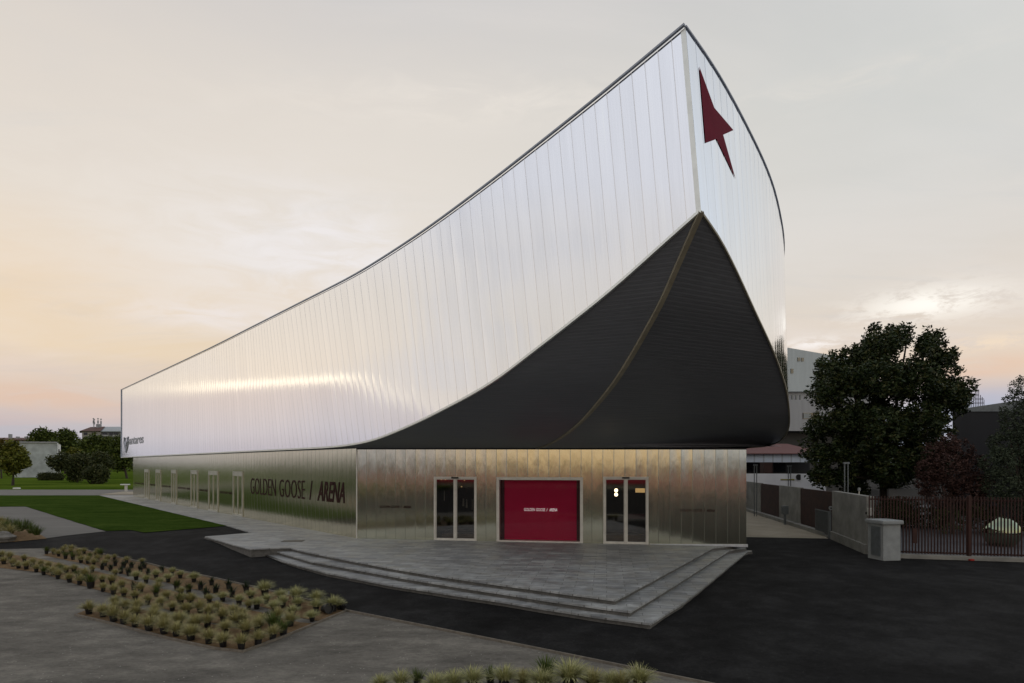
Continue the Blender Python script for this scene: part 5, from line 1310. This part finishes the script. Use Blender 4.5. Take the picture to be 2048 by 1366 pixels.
# tipped pot and litter
p = G(350+1525/5.12, 1100+650/5.12); o = bpy.data.objects.new('tipped_pot', POT.copy()); C.objects.link(o); o.location = (p.x, p.y, p.z+.13); o.rotation_euler = (R(80), 0, R(50)); o.scale = (1.15,)*3
tag(o, 'empty black pot tipped on its side near the end of the upper bed', 'plant pot')
p = G(350+1725/5.12, 1100+620/5.12); o = bpy.data.objects.new('empty_pot', POT.copy()); C.objects.link(o); o.location = (p.x, p.y, p.z+.02); o.scale = (.6,)*3
tag(o, 'small empty black pot at the outer corner of the upper bed', 'plant pot')
p = G(350+1170/5.12, 1100+545/5.12); m = MB()
e = empty('plant_label_bag', (p.x, p.y, p.z), 'small red and white plastic bag on a stake among the pale tufts', 'bag')
m.tube([(p.x, p.y, p.z), (p.x+.01, p.y, p.z+.34)], .008, 5); m.build('stake', M['frame'], e)
m = MB(); m.box((p.x+.02, p.y, p.z+.14), (.10, .05, .22), .4, .5); m.build('red_bag', simple('red_plastic', (.15, .02, .03), .4), e, .02)
m = MB(); m.box((p.x-.01, p.y-.01, p.z+.30), (.06, .03, .08), .2, .6); m.build('white_tag', M['stucco'], e, .01)

# ================================================================== what stands behind the viewer (seen mirrored in the steel)
bh = empty('opposite_building', (10, -45, -.45), 'low pale building with a red fascia across the road, mirrored in the steel wall', 'building')
m = MB(); m.box((-20, -47, .35), (100, 8, 1.9)); m.build('wall', simple('opposite_wall', (.50, .48, .36), .8, 0, .5, .25), bh)
m = MB(); m.box((-20, -42.8, .85), (101, .3, .75)); m.build('fascia', simple('red_fascia', (.85, .05, .09), .6), bh)
random.seed(11)
for i, (x, y, h, lm) in enumerate([(-66, -50, 5.6, 'leaf_lime'), (-54, -54, 5.6, 'leaf_green'), (-42, -56, 5.4, 'leaf_lime'), (-29, -58, 4.6, 'leaf_lime'), (-14, -58, 3.9, 'leaf_lime'), (0, -56, 4.1, 'leaf_autumn'), (12, -54, 4.9, 'leaf_lime')]):
    tree('roadside_tree', (x, y, -.45), lobes((x, y, h*.55), (3.6, 2, h*.28), 14, 1.7, seed=i), 1500, .5, lm, ['bushy green', 'lime', 'round green', 'tall lime', 'stout green', 'orange-tinted', 'far green'][i]+' roadside tree across the road behind the viewer', trunk_r=.2)
for i, (x, y, h) in enumerate([(-120, 62, 6.5), (-132, 50, 5.5), (-125, 36, 6.0), (-130, 20, 5.6), (-122, 4, 6.2), (-126, -14, 5.6), (-118, -30, 6.0)]):
    tree('boundary_tree', (x, y, -.05), lobes((x, y, h*.5), (3.5, 7, h*.3), 14, 2.2, seed=30+i), 1800, .7, 'leaf_green', ['northern', 'leaning', 'broad', 'low', 'tall', 'slim', 'southern'][i]+' boundary tree far left of the lawn, outside the view', trunk_r=.25)
ear_sheet('west_lawn', [Vector((-400, -40, -.036)), Vector((-30, -40, -.036)), Vector((-30, 2, -.036)), Vector((-71, 46, -.036)), Vector((-141, 50, -.036)), Vector((-400, 60, -.036))][:2]+[Vector((-34, 6, -.036)), Vector((-62, 40, -.036)), Vector((-400, 62, -.036))], M['park'])

lb = []
for i in range(60): y = -60+i*2.6; lb.append(((-128+random.uniform(-3, 3), y, 2.0), (3, 2.6, random.uniform(2.8, 4.4))))
V = leaves(lb, 12000, .7); me = fast_mesh('hedgerow', V); tag(link('hedgerow', me, M['leaf_green']), 'hedgerow belt far left of the lawn, mirrored in the lower steel wall', 'hedgerow', kind='stuff')
